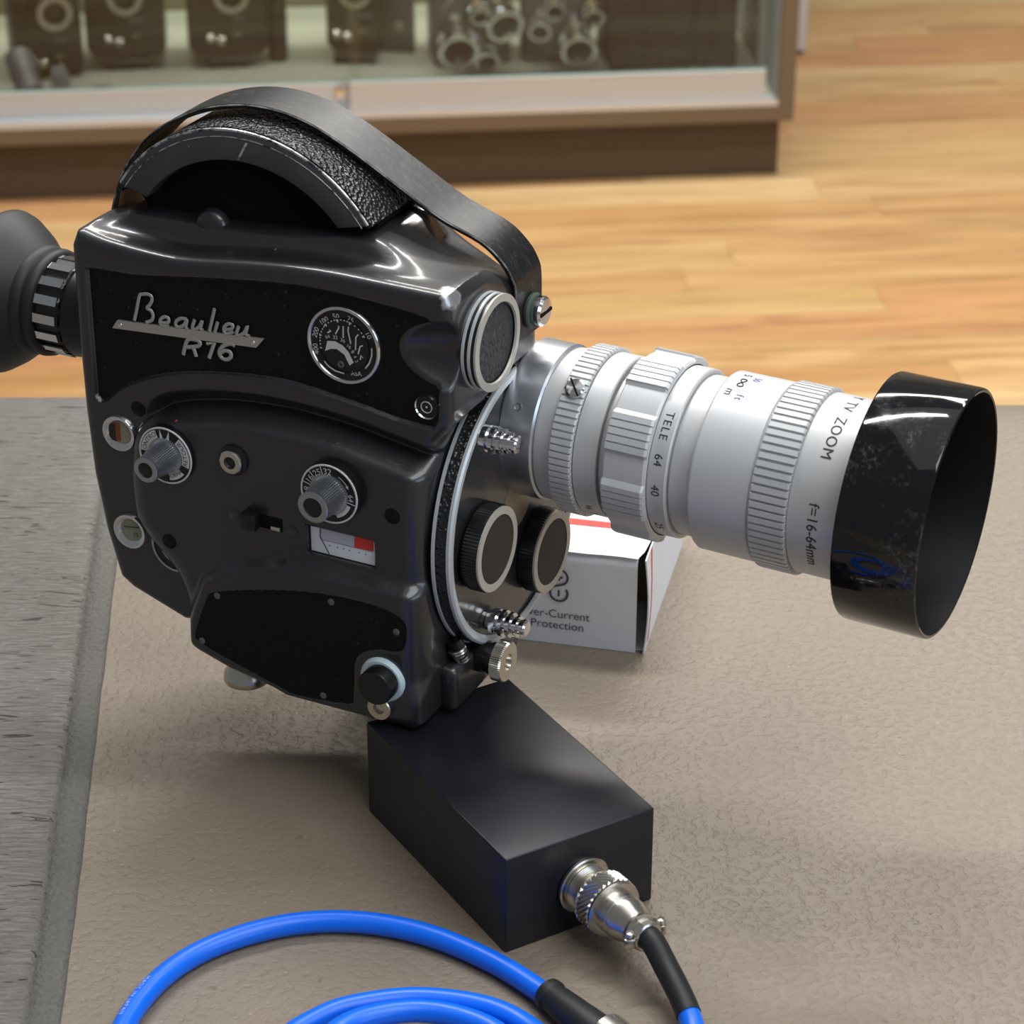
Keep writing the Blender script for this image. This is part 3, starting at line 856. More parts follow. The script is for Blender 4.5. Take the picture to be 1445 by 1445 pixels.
# lens hood
hood = L([(11.95, 2.9), (11.95, 3.9), (11.98, 3.98), (12.05, 4.02), (14.60, 4.04), (14.68, 4.02), (14.72, 3.96), (14.70, 3.90), (12.3, 3.86), (12.2, 3.0), (12.0, 2.9)], 128, closed=True).make('lens_hood', 'hood', lens, 30)
L([(14.69, 3.885), (12.32, 3.845), (12.22, 3.0), (12.23, 0)], 96, caps=False).make('hood_lining', 'hood_in', hood, 30)
# engraved lettering that wraps the barrel
def wrap(g, body, h, th0, r, size, spacing=1.0):
    """letters read downwards round the lens, their tops towards the front"""
    return put_text(g, body, size, lambda x, y: LP(h + y, th0 + x / r, r + 0.006), spacing)
D = math.radians
for args in ((('TELE'), 5.62, D(48), 2.835, 0.40, 1.2), ('64', 5.62, D(71), 2.835, 0.40, 1.05), ('40', 5.62, D(92), 2.835, 0.40, 1.05), ('25', 5.62, D(125), 2.835, 0.40, 1.05),
             ('m', 7.15, D(15), 2.97, 0.44, 1.0), ('ft', 7.55, D(18), 2.97, 0.40, 1.2), ('5', 7.30, D(-9), 2.97, 0.38, 1.0), ('50', 7.70, D(-5), 2.97, 0.34, 1.0),
             ('Y  TV  ZOOM', 10.95, D(15), 2.955, 0.50, 1.12), ('f=16-64mm', 10.95, D(98), 2.955, 0.50, 1.05), ('16', 3.05, D(128), 2.725, 0.34, 1.0), ('5.6', 3.05, D(143), 2.725, 0.34, 1.0)):
    wrap(G(), *args).make('engraving', 'ink' if args[0] not in ('50', 'ft') else 'blueink', lens, smooth=False)
inf = [LP(7.35 + 0.10 * math.sin(2 * t), D(3) + 0.085 * math.cos(t), 2.975) for t in np.linspace(0, 2 * PI, 25)]
G().tube(inf, 0.02, 5).make('engraving', 'ink', lens)

# --- eyepiece and rubber eyecup
EO = (-13.9, -1.4, 14.22); ED = (-1, 0, 0)
ey = G().lathe([(-0.3, 1.55), (1.0, 1.55), (1.6, 1.62), (2.0, 1.68), (2.1, 1.62), (4.0, 1.5)], EO, ED, 64).make('eyepiece', 'black', fc, 30)
fl = lambda a, r, h: r * (1.0 if (int(a / (2 * PI) * 64 + 0.001) % 4) < 2 else 0.955)
fr_ = G()
fr_.lathe([(2.12, 1.5), (2.14, 1.66), (2.2, 1.70), (3.15, 1.70), (3.2, 1.66), (3.2, 1.5)], EO, ED, 64, rad=fl).make('focus_collar', 'black', ey, 20)
for k in range(16):
    a = 2 * PI * k / 16; d_, u_, w_ = basis(ED)
    c_ = np.array(EO) + (u_ * math.cos(a + 0.10) + w_ * math.sin(a + 0.10)) * 1.67
    t_ = -u_ * math.sin(a + 0.10) + w_ * math.cos(a + 0.10); n_ = u_ * math.cos(a + 0.10) + w_ * math.sin(a + 0.10)
    V = [c_ + d_ * h + t_ * x + n_ * z for h in (2.2, 3.12) for x in (-0.16, 0.16) for z in (0, 0.06)]
    mesh('facet', V, [(0, 1, 3, 2), (4, 6, 7, 5), (0, 4, 5, 1), (2, 3, 7, 6), (1, 5, 7, 3), (0, 2, 6, 4)], 'chrome', ey, smooth=False)
G().lathe([(3.15, 1.3), (3.12, 1.72), (3.2, 1.86), (3.4, 1.90), (3.5, 1.82), (3.62, 1.80), (3.7, 1.90), (3.85, 1.95), (4.0, 1.92), (4.15, 2.05), (4.7, 2.5), (5.3, 2.86), (5.5, 2.92), (5.6, 2.88), (5.4, 2.7), (4.7, 2.3), (4.2, 1.7), (4.0, 1.2), (4.0, 0)], EO, ED, 72).make('eyecup', 'rubber', fc, 50)

# --- nameplate in script
bar = [(-12.57, 15.49), (-12.36, 15.81), (-6.72, 16.26), (-7.02, 15.9)]
STR = [[(-11.68, 15.94), (-11.57, 16.3), (-11.41, 16.85), (-11.3, 16.93), (-11.09, 16.98), (-10.94, 16.92), (-10.94, 16.77), (-11.03, 16.61), (-11.15, 16.47), (-11.0, 16.41), (-10.93, 16.25), (-11.0, 16.07), (-11.22, 15.95)],
       [(-10.67, 16.05), (-10.38, 16.11), (-10.33, 16.25), (-10.46, 16.3), (-10.63, 16.19), (-10.68, 16.03), (-10.58, 15.95), (-10.34, 16.02)],
       [(-9.62, 16.38), (-9.85, 16.36), (-10.04, 16.22), (-10.06, 16.07), (-9.94, 16.03), (-9.75, 16.15), (-9.62, 16.36), (-9.68, 16.08), (-9.6, 16.03)],
       [(-9.32, 16.42), (-9.43, 16.13), (-9.35, 16.06), (-9.16, 16.21), (-9.03, 16.44), (-9.12, 16.15), (-9.01, 16.11)],
       [(-8.53, 16.97), (-8.78, 16.13), (-8.7, 16.09)], [(-8.44, 16.51), (-8.58, 16.13), (-8.47, 16.09)],
       [(-8.22, 16.29), (-7.95, 16.36), (-7.87, 16.5), (-8.02, 16.53), (-8.19, 16.4), (-8.22, 16.23), (-8.11, 16.16), (-7.86, 16.28)],
       [(-7.65, 16.52), (-7.75, 16.24), (-7.65, 16.19), (-7.46, 16.33), (-7.32, 16.59), (-7.4, 16.29), (-7.25, 16.25)],
       [(-9.85, 15.08), (-9.65, 15.63), (-9.31, 15.7), (-9.17, 15.64), (-9.25, 15.5), (-9.69, 15.37)], [(-9.44, 15.42), (-9.35, 15.11)],
       [(-8.85, 15.16), (-8.61, 15.75), (-8.9, 15.65)],
       [(-7.83, 15.79), (-8.0, 15.83), (-8.28, 15.7), (-8.45, 15.45), (-8.37, 15.26), (-8.17, 15.24), (-8.01, 15.37), (-8.04, 15.53), (-8.24, 15.54), (-8.4, 15.42)]]
npl = G().prism(bar, SIDE(-4.58), 0, 0.10).make('nameplate', 'badge', fc, smooth=False)
for i, st in enumerate(STR):
    pts = catmull([(x, -4.66, z) for x, z in st], 4) if len(st) > 3 else [np.array((x, -4.66, z)) for x, z in st]
    G().tube(pts, 0.062 if i < 8 else 0.072, 8, flat=((0, 1, 0), 0.55)).make('script_letter' if i < 8 else 'model_letter', 'badge', npl, 50)
for x, z in ((-12.25, 15.66), (-7.13, 16.05)):
    G().lathe([(0, 0.085), (0.04, 0.07), (0.055, 0)], (x, -4.68, z), YM, 14).make('rivet', 'chrome', npl)

# --- round exposure calculator
ac = (-3.79, -4.59, 16.62)
ex = G().lathe([(0, 1.30), (0.05, 1.30), (0.05, 0)], ac, YM, 64).make('exposure_dial', 'black', fc)
G().lathe([(0, 1.18), (0.06, 1.18), (0.12, 1.22), (0.13, 1.27), (0.08, 1.32), (0, 1.33)], ac, YM, 72, closed=True).make('rim', 'chrome', ex, 60)
G().lathe([(0.05, 0.93), (0.065, 0.93), (0.065, 0.90), (0.05, 0.90)], ac, YM, 64, closed=True).make('inner_ring', 'panel', ex)
g = G(); YA = -4.645
def flat(x0, z0, rot=0.0, y=YA):
    c_, s_ = math.cos(rot), math.sin(rot)
    return lambda x, yy: (x0 + x * c_ - yy * s_, y, z0 + x * s_ + yy * c_)
def line(g, pts, wd, y=YA):
    pts = [np.array(p, float) for p in pts]; L_ = []; R_ = []
    for i, p in enumerate(pts):
        t = pts[min(i + 1, len(pts) - 1)] - pts[max(i - 1, 0)]; t /= np.linalg.norm(t) + 1e-9; n = np.array([-t[1], t[0]]) * wd / 2
        L_.append(p + n); R_.append(p - n)
    V = [(q[0], y, q[1]) for q in L_ + R_]; n = len(pts)
    g.add(V, [(i, i + 1, n + i + 1, n + i) for i in range(n - 1)])
for (x, z), s_, r_, sz in zip([(-4.80, 16.30), (-4.79, 16.87), (-4.48, 17.32), (-4.04, 17.56), (-3.52, 17.55), (-2.90, 17.14), (-4.37, 16.8), (-4.09, 16.83), (-3.82, 16.78), (-3.61, 16.62), (-3.47, 16.46), (-3.4, 16.3), (-3.34, 16.16), (-3.37, 15.72)],
                              ('400', '200', '100', '50', '25', '10', '64', '32', '26', '16', '8', '4', '2', 'ASA'), (100, 72, 38, 10, -18, -58, 20, 5, -12, -30, -40, -55, -60, 8), (.25, .25, .25, .25, .25, .25, .18, .18, .18, .18, .18, .17, .17, .22)):
    put_text(g, s_, sz, flat(x, z, math.radians(r_)))
g.make('numerals', 'silver', ex, smooth=False)['kind'] = 'stuff'
g = G()
for l_ in ([(-3.96, 17.26), (-3.94, 17.21), (-4.08, 16.95)], [(-3.79, 17.28), (-3.8, 16.88)], [(-3.59, 17.3), (-3.62, 17.17), (-3.53, 16.72)], [(-3.25, 17.1), (-3.34, 16.99), (-3.37, 16.54)],
           [(-3.1, 16.75), (-3.2, 16.7), (-3.28, 16.42)], [(-3.11, 16.32), (-3.17, 16.4), (-3.21, 16.24)], [(-4.3, 17.06), (-4.24, 17.03), (-4.37, 16.94)], [(-4.52, 15.93), (-4.39, 15.79), (-4.14, 15.67), (-3.81, 15.64)], [(-2.78, 16.72), (-2.79, 16.45), (-2.88, 16.19), (-3.03, 15.98)]):
    line(g, l_, 0.045)
o_ = [(-4.38, 16.66), (-4.1, 16.7), (-3.83, 16.61), (-3.62, 16.42), (-3.45, 16.1)]; i_ = [(-4.48, 16.29), (-4.26, 16.41), (-4.04, 16.44), (-3.78, 16.30), (-3.60, 15.96)]
g.add([(x, YA, z) for x, z in o_ + i_], [(k, k + 1, 6 + k, 5 + k) for k in range(4)])
tri = [(-4.63, 16.37), (-4.62, 16.81), (-4.41, 17.18), (-3.99, 17.41), (-3.55, 17.4), (-3.07, 17.06)]
for x, z in tri:
    a = math.atan2(z - 16.62, x + 3.79); c_, s_ = math.cos(a), math.sin(a)
    g.add([(x + 0.06 * c_ - 0.06 * s_, YA, z + 0.06 * s_ + 0.06 * c_), (x + 0.06 * c_ + 0.06 * s_, YA, z + 0.06 * s_ - 0.06 * c_), (x - 0.06 * c_, YA, z - 0.06 * s_)], [(0, 1, 2)])
for (ax_, az_), (bx_, bz_) in zip(tri, tri[1:]):
    for k in (0.3, 0.55, 0.78):
        a = math.atan2(az_ + (bz_ - az_) * k - 16.62, ax_ + (bx_ - ax_) * k + 3.79)
        line(g, [(-3.79 + 0.86 * math.cos(a - 0.03), 16.62 + 0.86 * math.sin(a - 0.03)), (-3.79 + 0.86 * math.cos(a + 0.03), 16.62 + 0.86 * math.sin(a + 0.03))], 0.04)
g.make('markings', 'silver', ex, smooth=False)['kind'] = 'stuff'
G().lathe([(0, 0.12), (0.06, 0.11), (0.06, 0.05), (0.02, 0.04), (0.02, 0)], (-3.91, -4.62, 15.94), YM, 20).make('pivot', 'oldgrey', ex)

# --- small buttons, windows and sockets on the side
def rings(name, c_, prof_mats, parent=fc):
    root = None
    for nm, mt, prof, cl in prof_mats:
        o = G().lathe(prof, c_, YM, 40, closed=cl).make(nm, mt, root or parent, 30)
        root = root or o
    return root
rings('frame_button', (-0.86, -4.56, 15.1), [('frame_button', 'black', [(0, 0.36), (0.10, 0.36), (0.10, 0)], False), ('rim', 'chrome', [(0.0, 0.36), (0.10, 0.37), (0.14, 0.40), (0.08, 0.42), (0, 0.42)], True),
      ('ring', 'silver', [(0.10, 0.175), (0.12, 0.175), (0.12, 0.20), (0.10, 0.20)], True), ('dot', 'silver', [(0.10, 0.035), (0.12, 0.03), (0.12, 0)], False)])
for (x, z, kind) in ((-12.51, 11.71, 0), (-12.38, 8.0, 1)):
    wn = rings('counter_window', (x, -4.76, z), [('counter_window', 'gauge', [(-0.05, 0.50), (0.04, 0.50), (0.04, 0)], False),
          ('rim', 'chrome', [(0.03, 0.40), (0.07, 0.43), (0.15, 0.57), (0.15, 0.63), (0.06, 0.67), (-0.05, 0.67)], True)])
    if kind == 0:
        G().box((x - 0.36, -4.83, z - 0.30), (x + 0.02, -4.80, z + 0.34)).make('gauge_sector', 'brownred', wn, smooth=False)
        G().box((x - 0.42, -4.84, z - 0.32), (x - 0.16, -4.80, z + 0.30)).make('gauge_sector', 'capface', wn, smooth=False)
    else:
        G().tube([(x - 0.25, -4.83, z + 0.12), (x + 0.35, -4.83, z + 0.20)], 0.015, 5).make('needle', 'ink', wn)
        put_text(G(), '15', 0.24, flat(x + 0.2, z - 0.12, 0.2, -4.83)).make('numerals', 'ink', wn, smooth=False)
for (x, z, y) in ((-11.73, 12.74, -4.73), (-10.47, 8.29, -5.29), (-1.82, 11.31, -5.29)):
    sc_ = G().lathe([(0, 0.28), (0.02, 0.28), (0.035, 0.25), (0.035, 0)], (x, y, z), YM, 24).make('screw', 'panel', fc)
rings('winding_ring', (-10.64, -4.70, 7.73), [('winding_socket', 'black', [(0, 0.86), (0.06, 0.86), (0.06, 0)], False), ('rim', 'knobmetal', [(0.03, 0.84), (0.09, 0.84), (0.09, 0.92), (0.03, 0.92)], True), ('ring', 'knobmetal', [(0.05, 0.52), (0.09, 0.52), (0.09, 0.57), (0.05, 0.57)], True)])
rings('jack_socket', (-7.7, -5.27, 12.0), [('jack_socket', 'black', [(0, 0.55), (0.12, 0.54), (0.18, 0.45), (0.18, 0)], False), ('jack_ring', 'nickel', [(0.12, 0.42), (0.26, 0.42), (0.30, 0.38), (0.30, 0.22), (0.12, 0.19)], True)])
# toggle switch
G().box((-7.15, -5.32, 9.72), (-5.95, -5.27, 10.22), 0.02).make('toggle_slot', 'matte', fc)
tg = G().box((-7.35, -5.75, 9.72), (-6.75, -5.3, 10.32), 0.08).make('toggle_switch', 'black', fc)
G().box((-6.35, -5.42, 9.78), (-6.0, -5.3, 9.92), 0.02).make('contact', 'nickel', tg)
for x, z in ((-7.81, 9.95), (-5.57, 9.82)):
    G().lathe([(0, 0.2), (0.03, 0.2), (0.05, 0.16), (0.05, 0)], (x, -5.29, z), YM, 20).make('screw', 'paint', fc)
for x, z, y in ((-10.05, 12.74, -5.03), (-4.0, 13.04, -5.24)):
    G().lathe([(-0.06, 0.07), (0.02, 0.06), (0.03, 0)], (x, y, z), YM, 12).make('index_dot', 'red', fc)
# needle meter
mt = G().box((-5.0, -5.10, 9.2), (-2.58, -5.07, 10.18)).make('meter', 'meter_white', fc, smooth=False)
yq = -5.11
def quad(g, pts, y=yq): return g.add([(x, y, z) for x, z in pts], [(0, 1, 2, 3)])
quad(G(), [(-3.38, 9.70), (-2.66, 9.72), (-2.64, 10.17), (-3.34, 10.17)]).make('red_sector', 'red', mt, smooth=False)
quad(G(), [(-4.66, 9.72), (-3.39, 9.70), (-3.35, 10.17), (-4.66, 10.17)]).make('scale_band', 'meter_grey', mt, smooth=False)
g = G(); line(g, [(-4.62, 10.15), (-4.64, 9.78), (-4.32, 9.22)], 0.035, yq - 0.01); line(g, [(-4.6, 9.70), (-2.68, 9.70)], 0.012, yq - 0.01)
g.make('needle', 'ink', mt, smooth=False)
g = G()
for x in (-4.3, -4.0, -3.78, -3.55, -3.2, -2.95):
    quad(g, [(x - .02, 9.53), (x + .02, 9.53), (x + .02, 9.57), (x - .02, 9.57)], yq - 0.01)
g.make('scale_dots', 'ink', mt, smooth=False)['kind'] = 'stuff'
# control knobs
def knob(cx, cz, ybase, R, thick, rb, rt, ln, labels, red=False):
    pl = G().lathe([(0, R * 0.97), (0.04, R), (thick - 0.04, R), (thick, R * 0.97), (thick, 0)], (cx, ybase, cz), YM, 64).make('control_knob', 'black', fc, 30)
    G().lathe([(thick, R * 0.93), (thick + 0.02, R * 0.94), (thick + 0.02, R * 0.98), (thick - 0.01, R * 0.99)], (cx, ybase, cz), YM, 64, closed=True).make('rim', 'silver', pl)
    y0 = ybase - thick
    kn = lambda a, r, h: r * (1 + (0.03 if int(round(a / (2 * PI) * 144)) % 3 else -0.06)) if 0.05 < h < ln - 0.1 and r > 0.3 else r
    G().lathe([(0, rb + 0.08), (0.06, rb + 0.08), (0.07, rb), (ln - 0.14, rt), (ln - 0.1, rt + 0.03), (ln - 0.03, rt + 0.03), (ln, rt - 0.02), (ln, rt * 0.66), (ln - 0.05, rt * 0.64), (ln - 0.05, 0)], (cx, y0, cz), YM, 144, rad=kn).make('knob', 'knobmetal', pl, 12)
    G().lathe([(ln - 0.045, rt * 0.64), (ln - 0.03, rt * 0.55), (ln - 0.03, 0)], (cx, y0, cz), YM, 32).make('knob_insert', 'black', pl)
    return pl, y0 - 0.012
def polar(cx, cz, r, a): return cx + r * math.cos(math.radians(a)), cz + r * math.sin(math.radians(a))
def arc_band(g, cx, cz, r0, r1, a0, a1, y, n=10):
    V = [(*polar(cx, cz, r, a),) for a in np.linspace(a0, a1, n) for r in (r0, r1)]
    g.add([(x, y, z) for x, z in V], [(2 * i, 2 * i + 1, 2 * i + 3, 2 * i + 2) for i in range(n - 1)])
def curved(g, word, cx, cz, r, a_mid, size, y, inward=False, spacing=1.0):
    def fn(x, yy):
        if inward: a = math.radians(a_mid) + x / r; rr = r - yy
        else: a = math.radians(a_mid) - x / r; rr = r + yy
        return (cx + rr * math.cos(a), y, cz + rr * math.sin(a))
    put_text(g, word, size, fn, spacing)
pl, y0 = knob(-10.28, 11.64, -5.14, 1.04, 0.31, 0.56, 0.42, 1.2, None)
g = G()
arc_band(g, -10.28, 11.64, 0.66, 0.94, 112, 178, y0); arc_band(g, -10.28, 11.64, 0.66, 0.94, -18, 52, y0); arc_band(g, -10.28, 11.64, 0.60, 0.88, -82, -38, y0)
arc_band(g, -10.28, 11.64, 0.56, 0.64, -40, 215, y0, 30)
for a in (78, 100): 
    g.add([(*[(polar(-10.28, 11.64, 0.62, a - 6)[0]), y0, polar(-10.28, 11.64, 0.62, a - 6)[1]],), (polar(-10.28, 11.64, 0.62, a + 6)[0], y0, polar(-10.28, 11.64, 0.62, a + 6)[1]), (polar(-10.28, 11.64, 0.97, a)[0], y0, polar(-10.28, 11.64, 0.97, a)[1])], [(0, 1, 2)])
g.make('dial_marks', 'silver', pl, smooth=False)['kind'] = 'stuff'
g = G()
curved(g, 'CONTROL', -10.28, 11.64, 0.80, 146, 0.24, y0 - 0.006); curved(g, 'RETOUR', -10.28, 11.64, 0.80, 17, 0.24, y0 - 0.006, True); curved(g, 'NORMAL', -10.28, 11.64, 0.74, -60, 0.19, y0 - 0.006, True)
g.make('lettering', 'ink', pl, smooth=False)['kind'] = 'stuff'
pl, y0 = knob(-3.93, 11.78, -5.22, 1.06, 0.43, 0.62, 0.52, 1.05, None)
g = G()
for word, a in (('8', 178), ('16', 150), ('25', 121), ('32', 92)): curved(g, word, -3.93, 11.78, 0.80, a, 0.30, y0)
curved(g, '64', -3.93, 11.78, 0.80, 2, 0.26, y0)
arc_band(g, -3.93, 11.78, 0.63, 0.67, 60, 200, y0, 24)
for a in (164, 136, 107, -12): 
    p_, q_ = polar(-3.93, 11.78, 0.65, a), polar(-3.93, 11.78, 0.98, a); line(g, [p_, q_], 0.035, y0)
arc_band(g, -3.93, 11.78, 0.79, 0.815, 30, 62, y0)
for rr_, dd in ((0.80, 0.05),):
    p_ = polar(-3.93, 11.78, rr_, 24); q_ = polar(-3.93, 11.78, rr_ + 0.06, 33); s_ = polar(-3.93, 11.78, rr_ - 0.06, 33)
    g.add([(p_[0], y0, p_[1]), (q_[0], y0, q_[1]), (s_[0], y0, s_[1])], [(0, 1, 2)])
arc_band(g, -3.93, 11.78, 0.70, 0.84, -70, -20, y0, 12)
g.make('numerals', 'silver', pl, smooth=False)['kind'] = 'stuff'

# --- lower panel fittings
for x, z in ((-8.39, 6.93), (-3.95, 7.83), (-1.53, 7.33), (-9.11, 4.98), (-4.39, 4.10)):
    G().lathe([(0, 0.12), (0.02, 0.12), (0.03, 0.09), (0.03, 0)], (x, -5.735, z), YM, 16).make('screw', 'oldgrey', fc)
rb = G().lathe([(0, 0.82), (0.16, 0.80), (0.24, 0.74), (0.26, 0.60), (0.26, 0)], (-2.05, -5.72, 5.42), YM, 48).make('release_button', 'white_ring', fc, 30)
G().lathe([(0.2, 0.62), (0.72, 0.62), (0.78, 0.60), (0.80, 0.55), (0.80, 0)], (-2.0, -5.72, 5.46), YM, 48).make('button_cap', 'black', rb, 30)
G().lathe([(0, 0.44), (0.22, 0.44), (0.26, 0.41), (0.26, 0.20), (0.12, 0.16), (0.1, 0)], (-2.15, -5.72, 4.34), YM, 36).make('washer_screw', 'nickel', fc, 30)
# front foot and knurled locking knob
G().box((-0.9, -4.3, 3.7), (-0.15, 0.6, 5.4), 0.3, seg=4).make('front_foot', 'paint', fc, 50)
G().tube([(-0.5, -3.75, 6.25), (-0.30, -3.55, 5.6)], 0.28, 16).make('cable_port', 'black', fc)
for k in range(5):
    G().lathe([(0, 0.30 - 0.01 * k), (0.05, 0.33 - 0.02 * k), (0.09, 0.30 - 0.01 * k)], (-0.42 + 0.03 * k, -3.68 + 0.035 * k, 5.95 - 0.11 * k), (0.2, 0.25, -0.95), 24).make('thread', 'nickel', fc)
kk = lambda a, r, h: r * (1 + (0.02 if int(round(a / (2 * PI) * 120)) % 2 else -0.02)) if 0.76 < h < 1.2 and r > 0.6 else r
lk = G().lathe([(0, 0.56), (0.35, 0.56), (0.36, 0.5), (0.55, 0.5), (0.56, 0.56), (0.75, 0.56)], (-0.3, -2.43, 5.02), (1, 0, 0), 40).make('locking_shaft', 'black', fc)
G().lathe([(0.74, 0.5), (0.78, 0.70), (1.12, 0.70), (1.18, 0.66), (1.18, 0.28), (0.98, 0.22), (0.98, 0)], (-0.3, -2.43, 5.02), (1, 0, 0), 120, rad=kk).make('knurled_knob', 'nickel', lk, 25)
# tripod socket under the body and the stub of the grip it stands on
G().lathe([(0, 0.5), (1.6, 0.55), (1.95, 0.80), (2.2, 0.83), (2.27, 0.80), (2.30, 0.72), (2.3, 0.4), (2.2, 0.35), (2.2, 0)], (-8.9, -3.4, 4.5), (0, 0, -1), 40).make('tripod_socket', 'nickel', fc, 30)
G().lathe([(0, 0.75), (0.3, 0.8), (3.4, 0.75), (4.6, 0.75)], (-5.6, 0.75, 0.0), (0, 0, 1), 40).make('grip_stub', 'black', fc, 40)

# ------------------------------------------------------------------ black enclosure with round socket
BA = math.radians(30.77)
BO = np.array([-0.38, -11.8, 0.0])
bx_ = np.array([math.cos(BA), math.sin(BA), 0]); by_ = np.array([-math.sin(BA), math.cos(BA), 0])
bb = thing('battery_box', 'plain black rectangular box with a round metal socket, under the front of the movie camera', 'box', BO, BA)
G().box((0, 0, 0.0), (5.49, 9.09, 3.57), 0.07, seg=3).make('enclosure', 'boxpaint', bb, 50)
sk = (2.86, 0.0, 1.6); sd = (0.077, -1, 0)
so = G().lathe([(-0.05, 0.5), (0.0, 0.97), (0.09, 0.97), (0.13, 0.92), (0.14, 0.80), (0.18, 0.80)] + [(0.20 + 0.07 * k + j * 0.035, 0.80 if j else 0.75) for k in range(8) for j in (0, 1)] + [(0.82, 0.7), (0.82, 0)], sk, sd, 48).make('panel_socket', 'nickel', bb, 25)

# ------------------------------------------------------------------ blue cable with its two plugs
cb = thing('blue_cable', 'coiled bright blue cable with metal screw plug, in front of the black box', 'cable', (0, 0, 0))
pw = BO + bx_ * sk[0] + by_ * sk[1] + np.array([0, 0, sk[2]])
dw = bx_ * sd[0] + by_ * sd[1]; dw /= np.linalg.norm(dw)
kn2 = G()
# diamond-knurled coupling nut
d_, u_, w_ = basis(dw); seg = 60; nr = 9; V = []; F = []
for i in range(nr):
    h = 0.80 + 0.70 * i / (nr - 1)
    for k in range(seg):
        a = 2 * PI * k / seg
        r = 0.99 if (k + i) % 2 else 0.90
        if i in (0, nr - 1): r = 0.93
        V.append(pw + d_ * h + (u_ * math.cos(a) + w_ * math.sin(a)) * r)
for i in range(nr - 1):
    for k in range(seg):
        l = (k + 1) % seg; F.append((i * seg + k, i * seg + l, (i + 1) * seg + l, (i + 1) * seg + k))
kn2.add(V, F)
nut = kn2.make('coupling_nut', 'nickel', cb, 10, smooth=False)
G().lathe([(0.72, 0.76), (0.76, 0.92), (0.80, 0.95), (0.81, 0.76)], pw, dw, 48, closed=True).make('nut_lip', 'nickel', nut, 25)
G().lathe([(1.48, 0.76), (1.50, 0.955), (1.58, 0.97), (1.66, 0.94), (1.68, 0.84), (1.68, 0.7)], pw, dw, 48).make('nut_collar', 'nickel', nut, 25)
G().lathe([(1.6, 0.70), (1.66, 0.74), (2.05, 0.74), (2.06, 0.72), (2.30, 0.72), (2.62, 0.60), (2.82, 0.58), (2.84, 0.5), (2.95, 0.48)], pw, dw, 56).make('plug_shell', 'nickel', cb, 25)
clp = G().lathe([(2.90, 0.46), (2.92, 0.60), (3.06, 0.60), (3.08, 0.52), (3.34, 0.52), (3.38, 0.47), (3.38, 0.3)], pw, dw, 10).make('cable_clamp', 'nickel', cb, 25)
for sg in (-1, 1):
    e_ = bx_ - dw * (bx_ @ dw); e_ /= np.linalg.norm(e_)
    ctr = pw + dw * 3.18 + e_ * sg * 0.60
    G().box(ctr - 0.17, ctr + 0.17, 0.05).make('clamp_ear', 'nickel', clp, 40)
    G().lathe([(0, 0.15), (0.12, 0.16), (0.2, 0.12), (0.22, 0)], ctr + np.array([0, 0, 0.14]), (0, 0, 1), 16).make('clamp_screw', 'nickel', clp, 40)
    G().lathe([(0, 0.12), (0.22, 0.12), (0.24, 0)], ctr - np.array([0, 0, 0.12]), (0, 0, -1), 12).make('clamp_screw', 'nickel', clp, 40)
b0 = pw + dw * 3.1
path1 = [b0, pw + dw * 3.6 + np.array([0, 0, -0.06]), (4.50, -14.02, 1.22), (4.78, -14.72, 1.02), (5.02, -15.40, 0.82), (5.22, -16.2, 0.6), (5.3, -17.4, 0.42), (5.1, -19.2, 0.37), (4.0, -21.6, 0.37), (1.5, -23.4, 0.37),
         (-1.8, -23.6, 0.37), (-5.4, -22.0, 0.37), (-7.4, -19.4, 0.37), (-7.2, -16.9, 0.37), (-5.9, -15.35, 0.37), (-4.6, -14.72, 0.37), (-2.8, -14.48, 0.37), (-0.75, -14.98, 0.37), (0.7, -16.3, 0.40), (1.6, -18.6, 0.9), (0.9, -20.8, 1.05), (-1.8, -21.9, 1.05),
         (-4.9, -20.6, 1.0), (-6.0, -18.3, 0.9), (-5.2, -16.3, 0.75), (-3.6, -15.40, 0.62), (-2.0, -15.45, 0.55), (-0.5, -16.3, 0.45), (0.2, -18.0, 0.38), (-0.6, -19.9, 0.38), (-3.4, -22.0, 1.08), (-7.0, -23.0, 1.08), (-10.4, -21.2, 0.8), (-11.9, -18.4, 0.4), (-11.75, -15.75, 0.37), (-10.95, -13.55, 0.37),
         (-9.55, -11.95, 0.37), (-7.4, -10.86, 0.37), (-5.16, -10.66, 0.37), (-2.89, -11.30, 0.37), (-0.66, -12.78, 0.37), (1.1, -14.62, 0.42)]
sm_ = catmull(path1, 8)
n0 = 8 * 4 + 4
G().tube(sm_[n0 - 2:], 0.355, 16).make('jacket', 'blue', cb, 60)
G().tube(sm_[:n0], [0.40] * 3 + [0.39] * (n0 - 3), 20).make('shrink_sleeve', 'shrink', cb, 60)
e0 = np.array([1.1, -14.62, 0.42]); ed = np.array([0.60, -0.80, 0.02]); ed /= np.linalg.norm(ed)
pb = G().lathe([(-0.35, 0.40), (-0.32, 0.50), (-0.10, 0.52), (-0.02, 0.46), (0.4, 0.50), (2.4, 0.62), (2.5, 0.6), (2.5, 0)], e0 + np.array([0, 0, 0.08]), ed, 32).make('plug_boot', 'shrink', cb, 30)
G().lathe([(2.45, 0.66), (2.5, 0.70), (6.0, 0.70), (6.0, 0.6), (5.0, 0.6)], e0 + np.array([0, 0, 0.28]), ed, 40).make('plug_barrel', 'nickel', cb, 30)
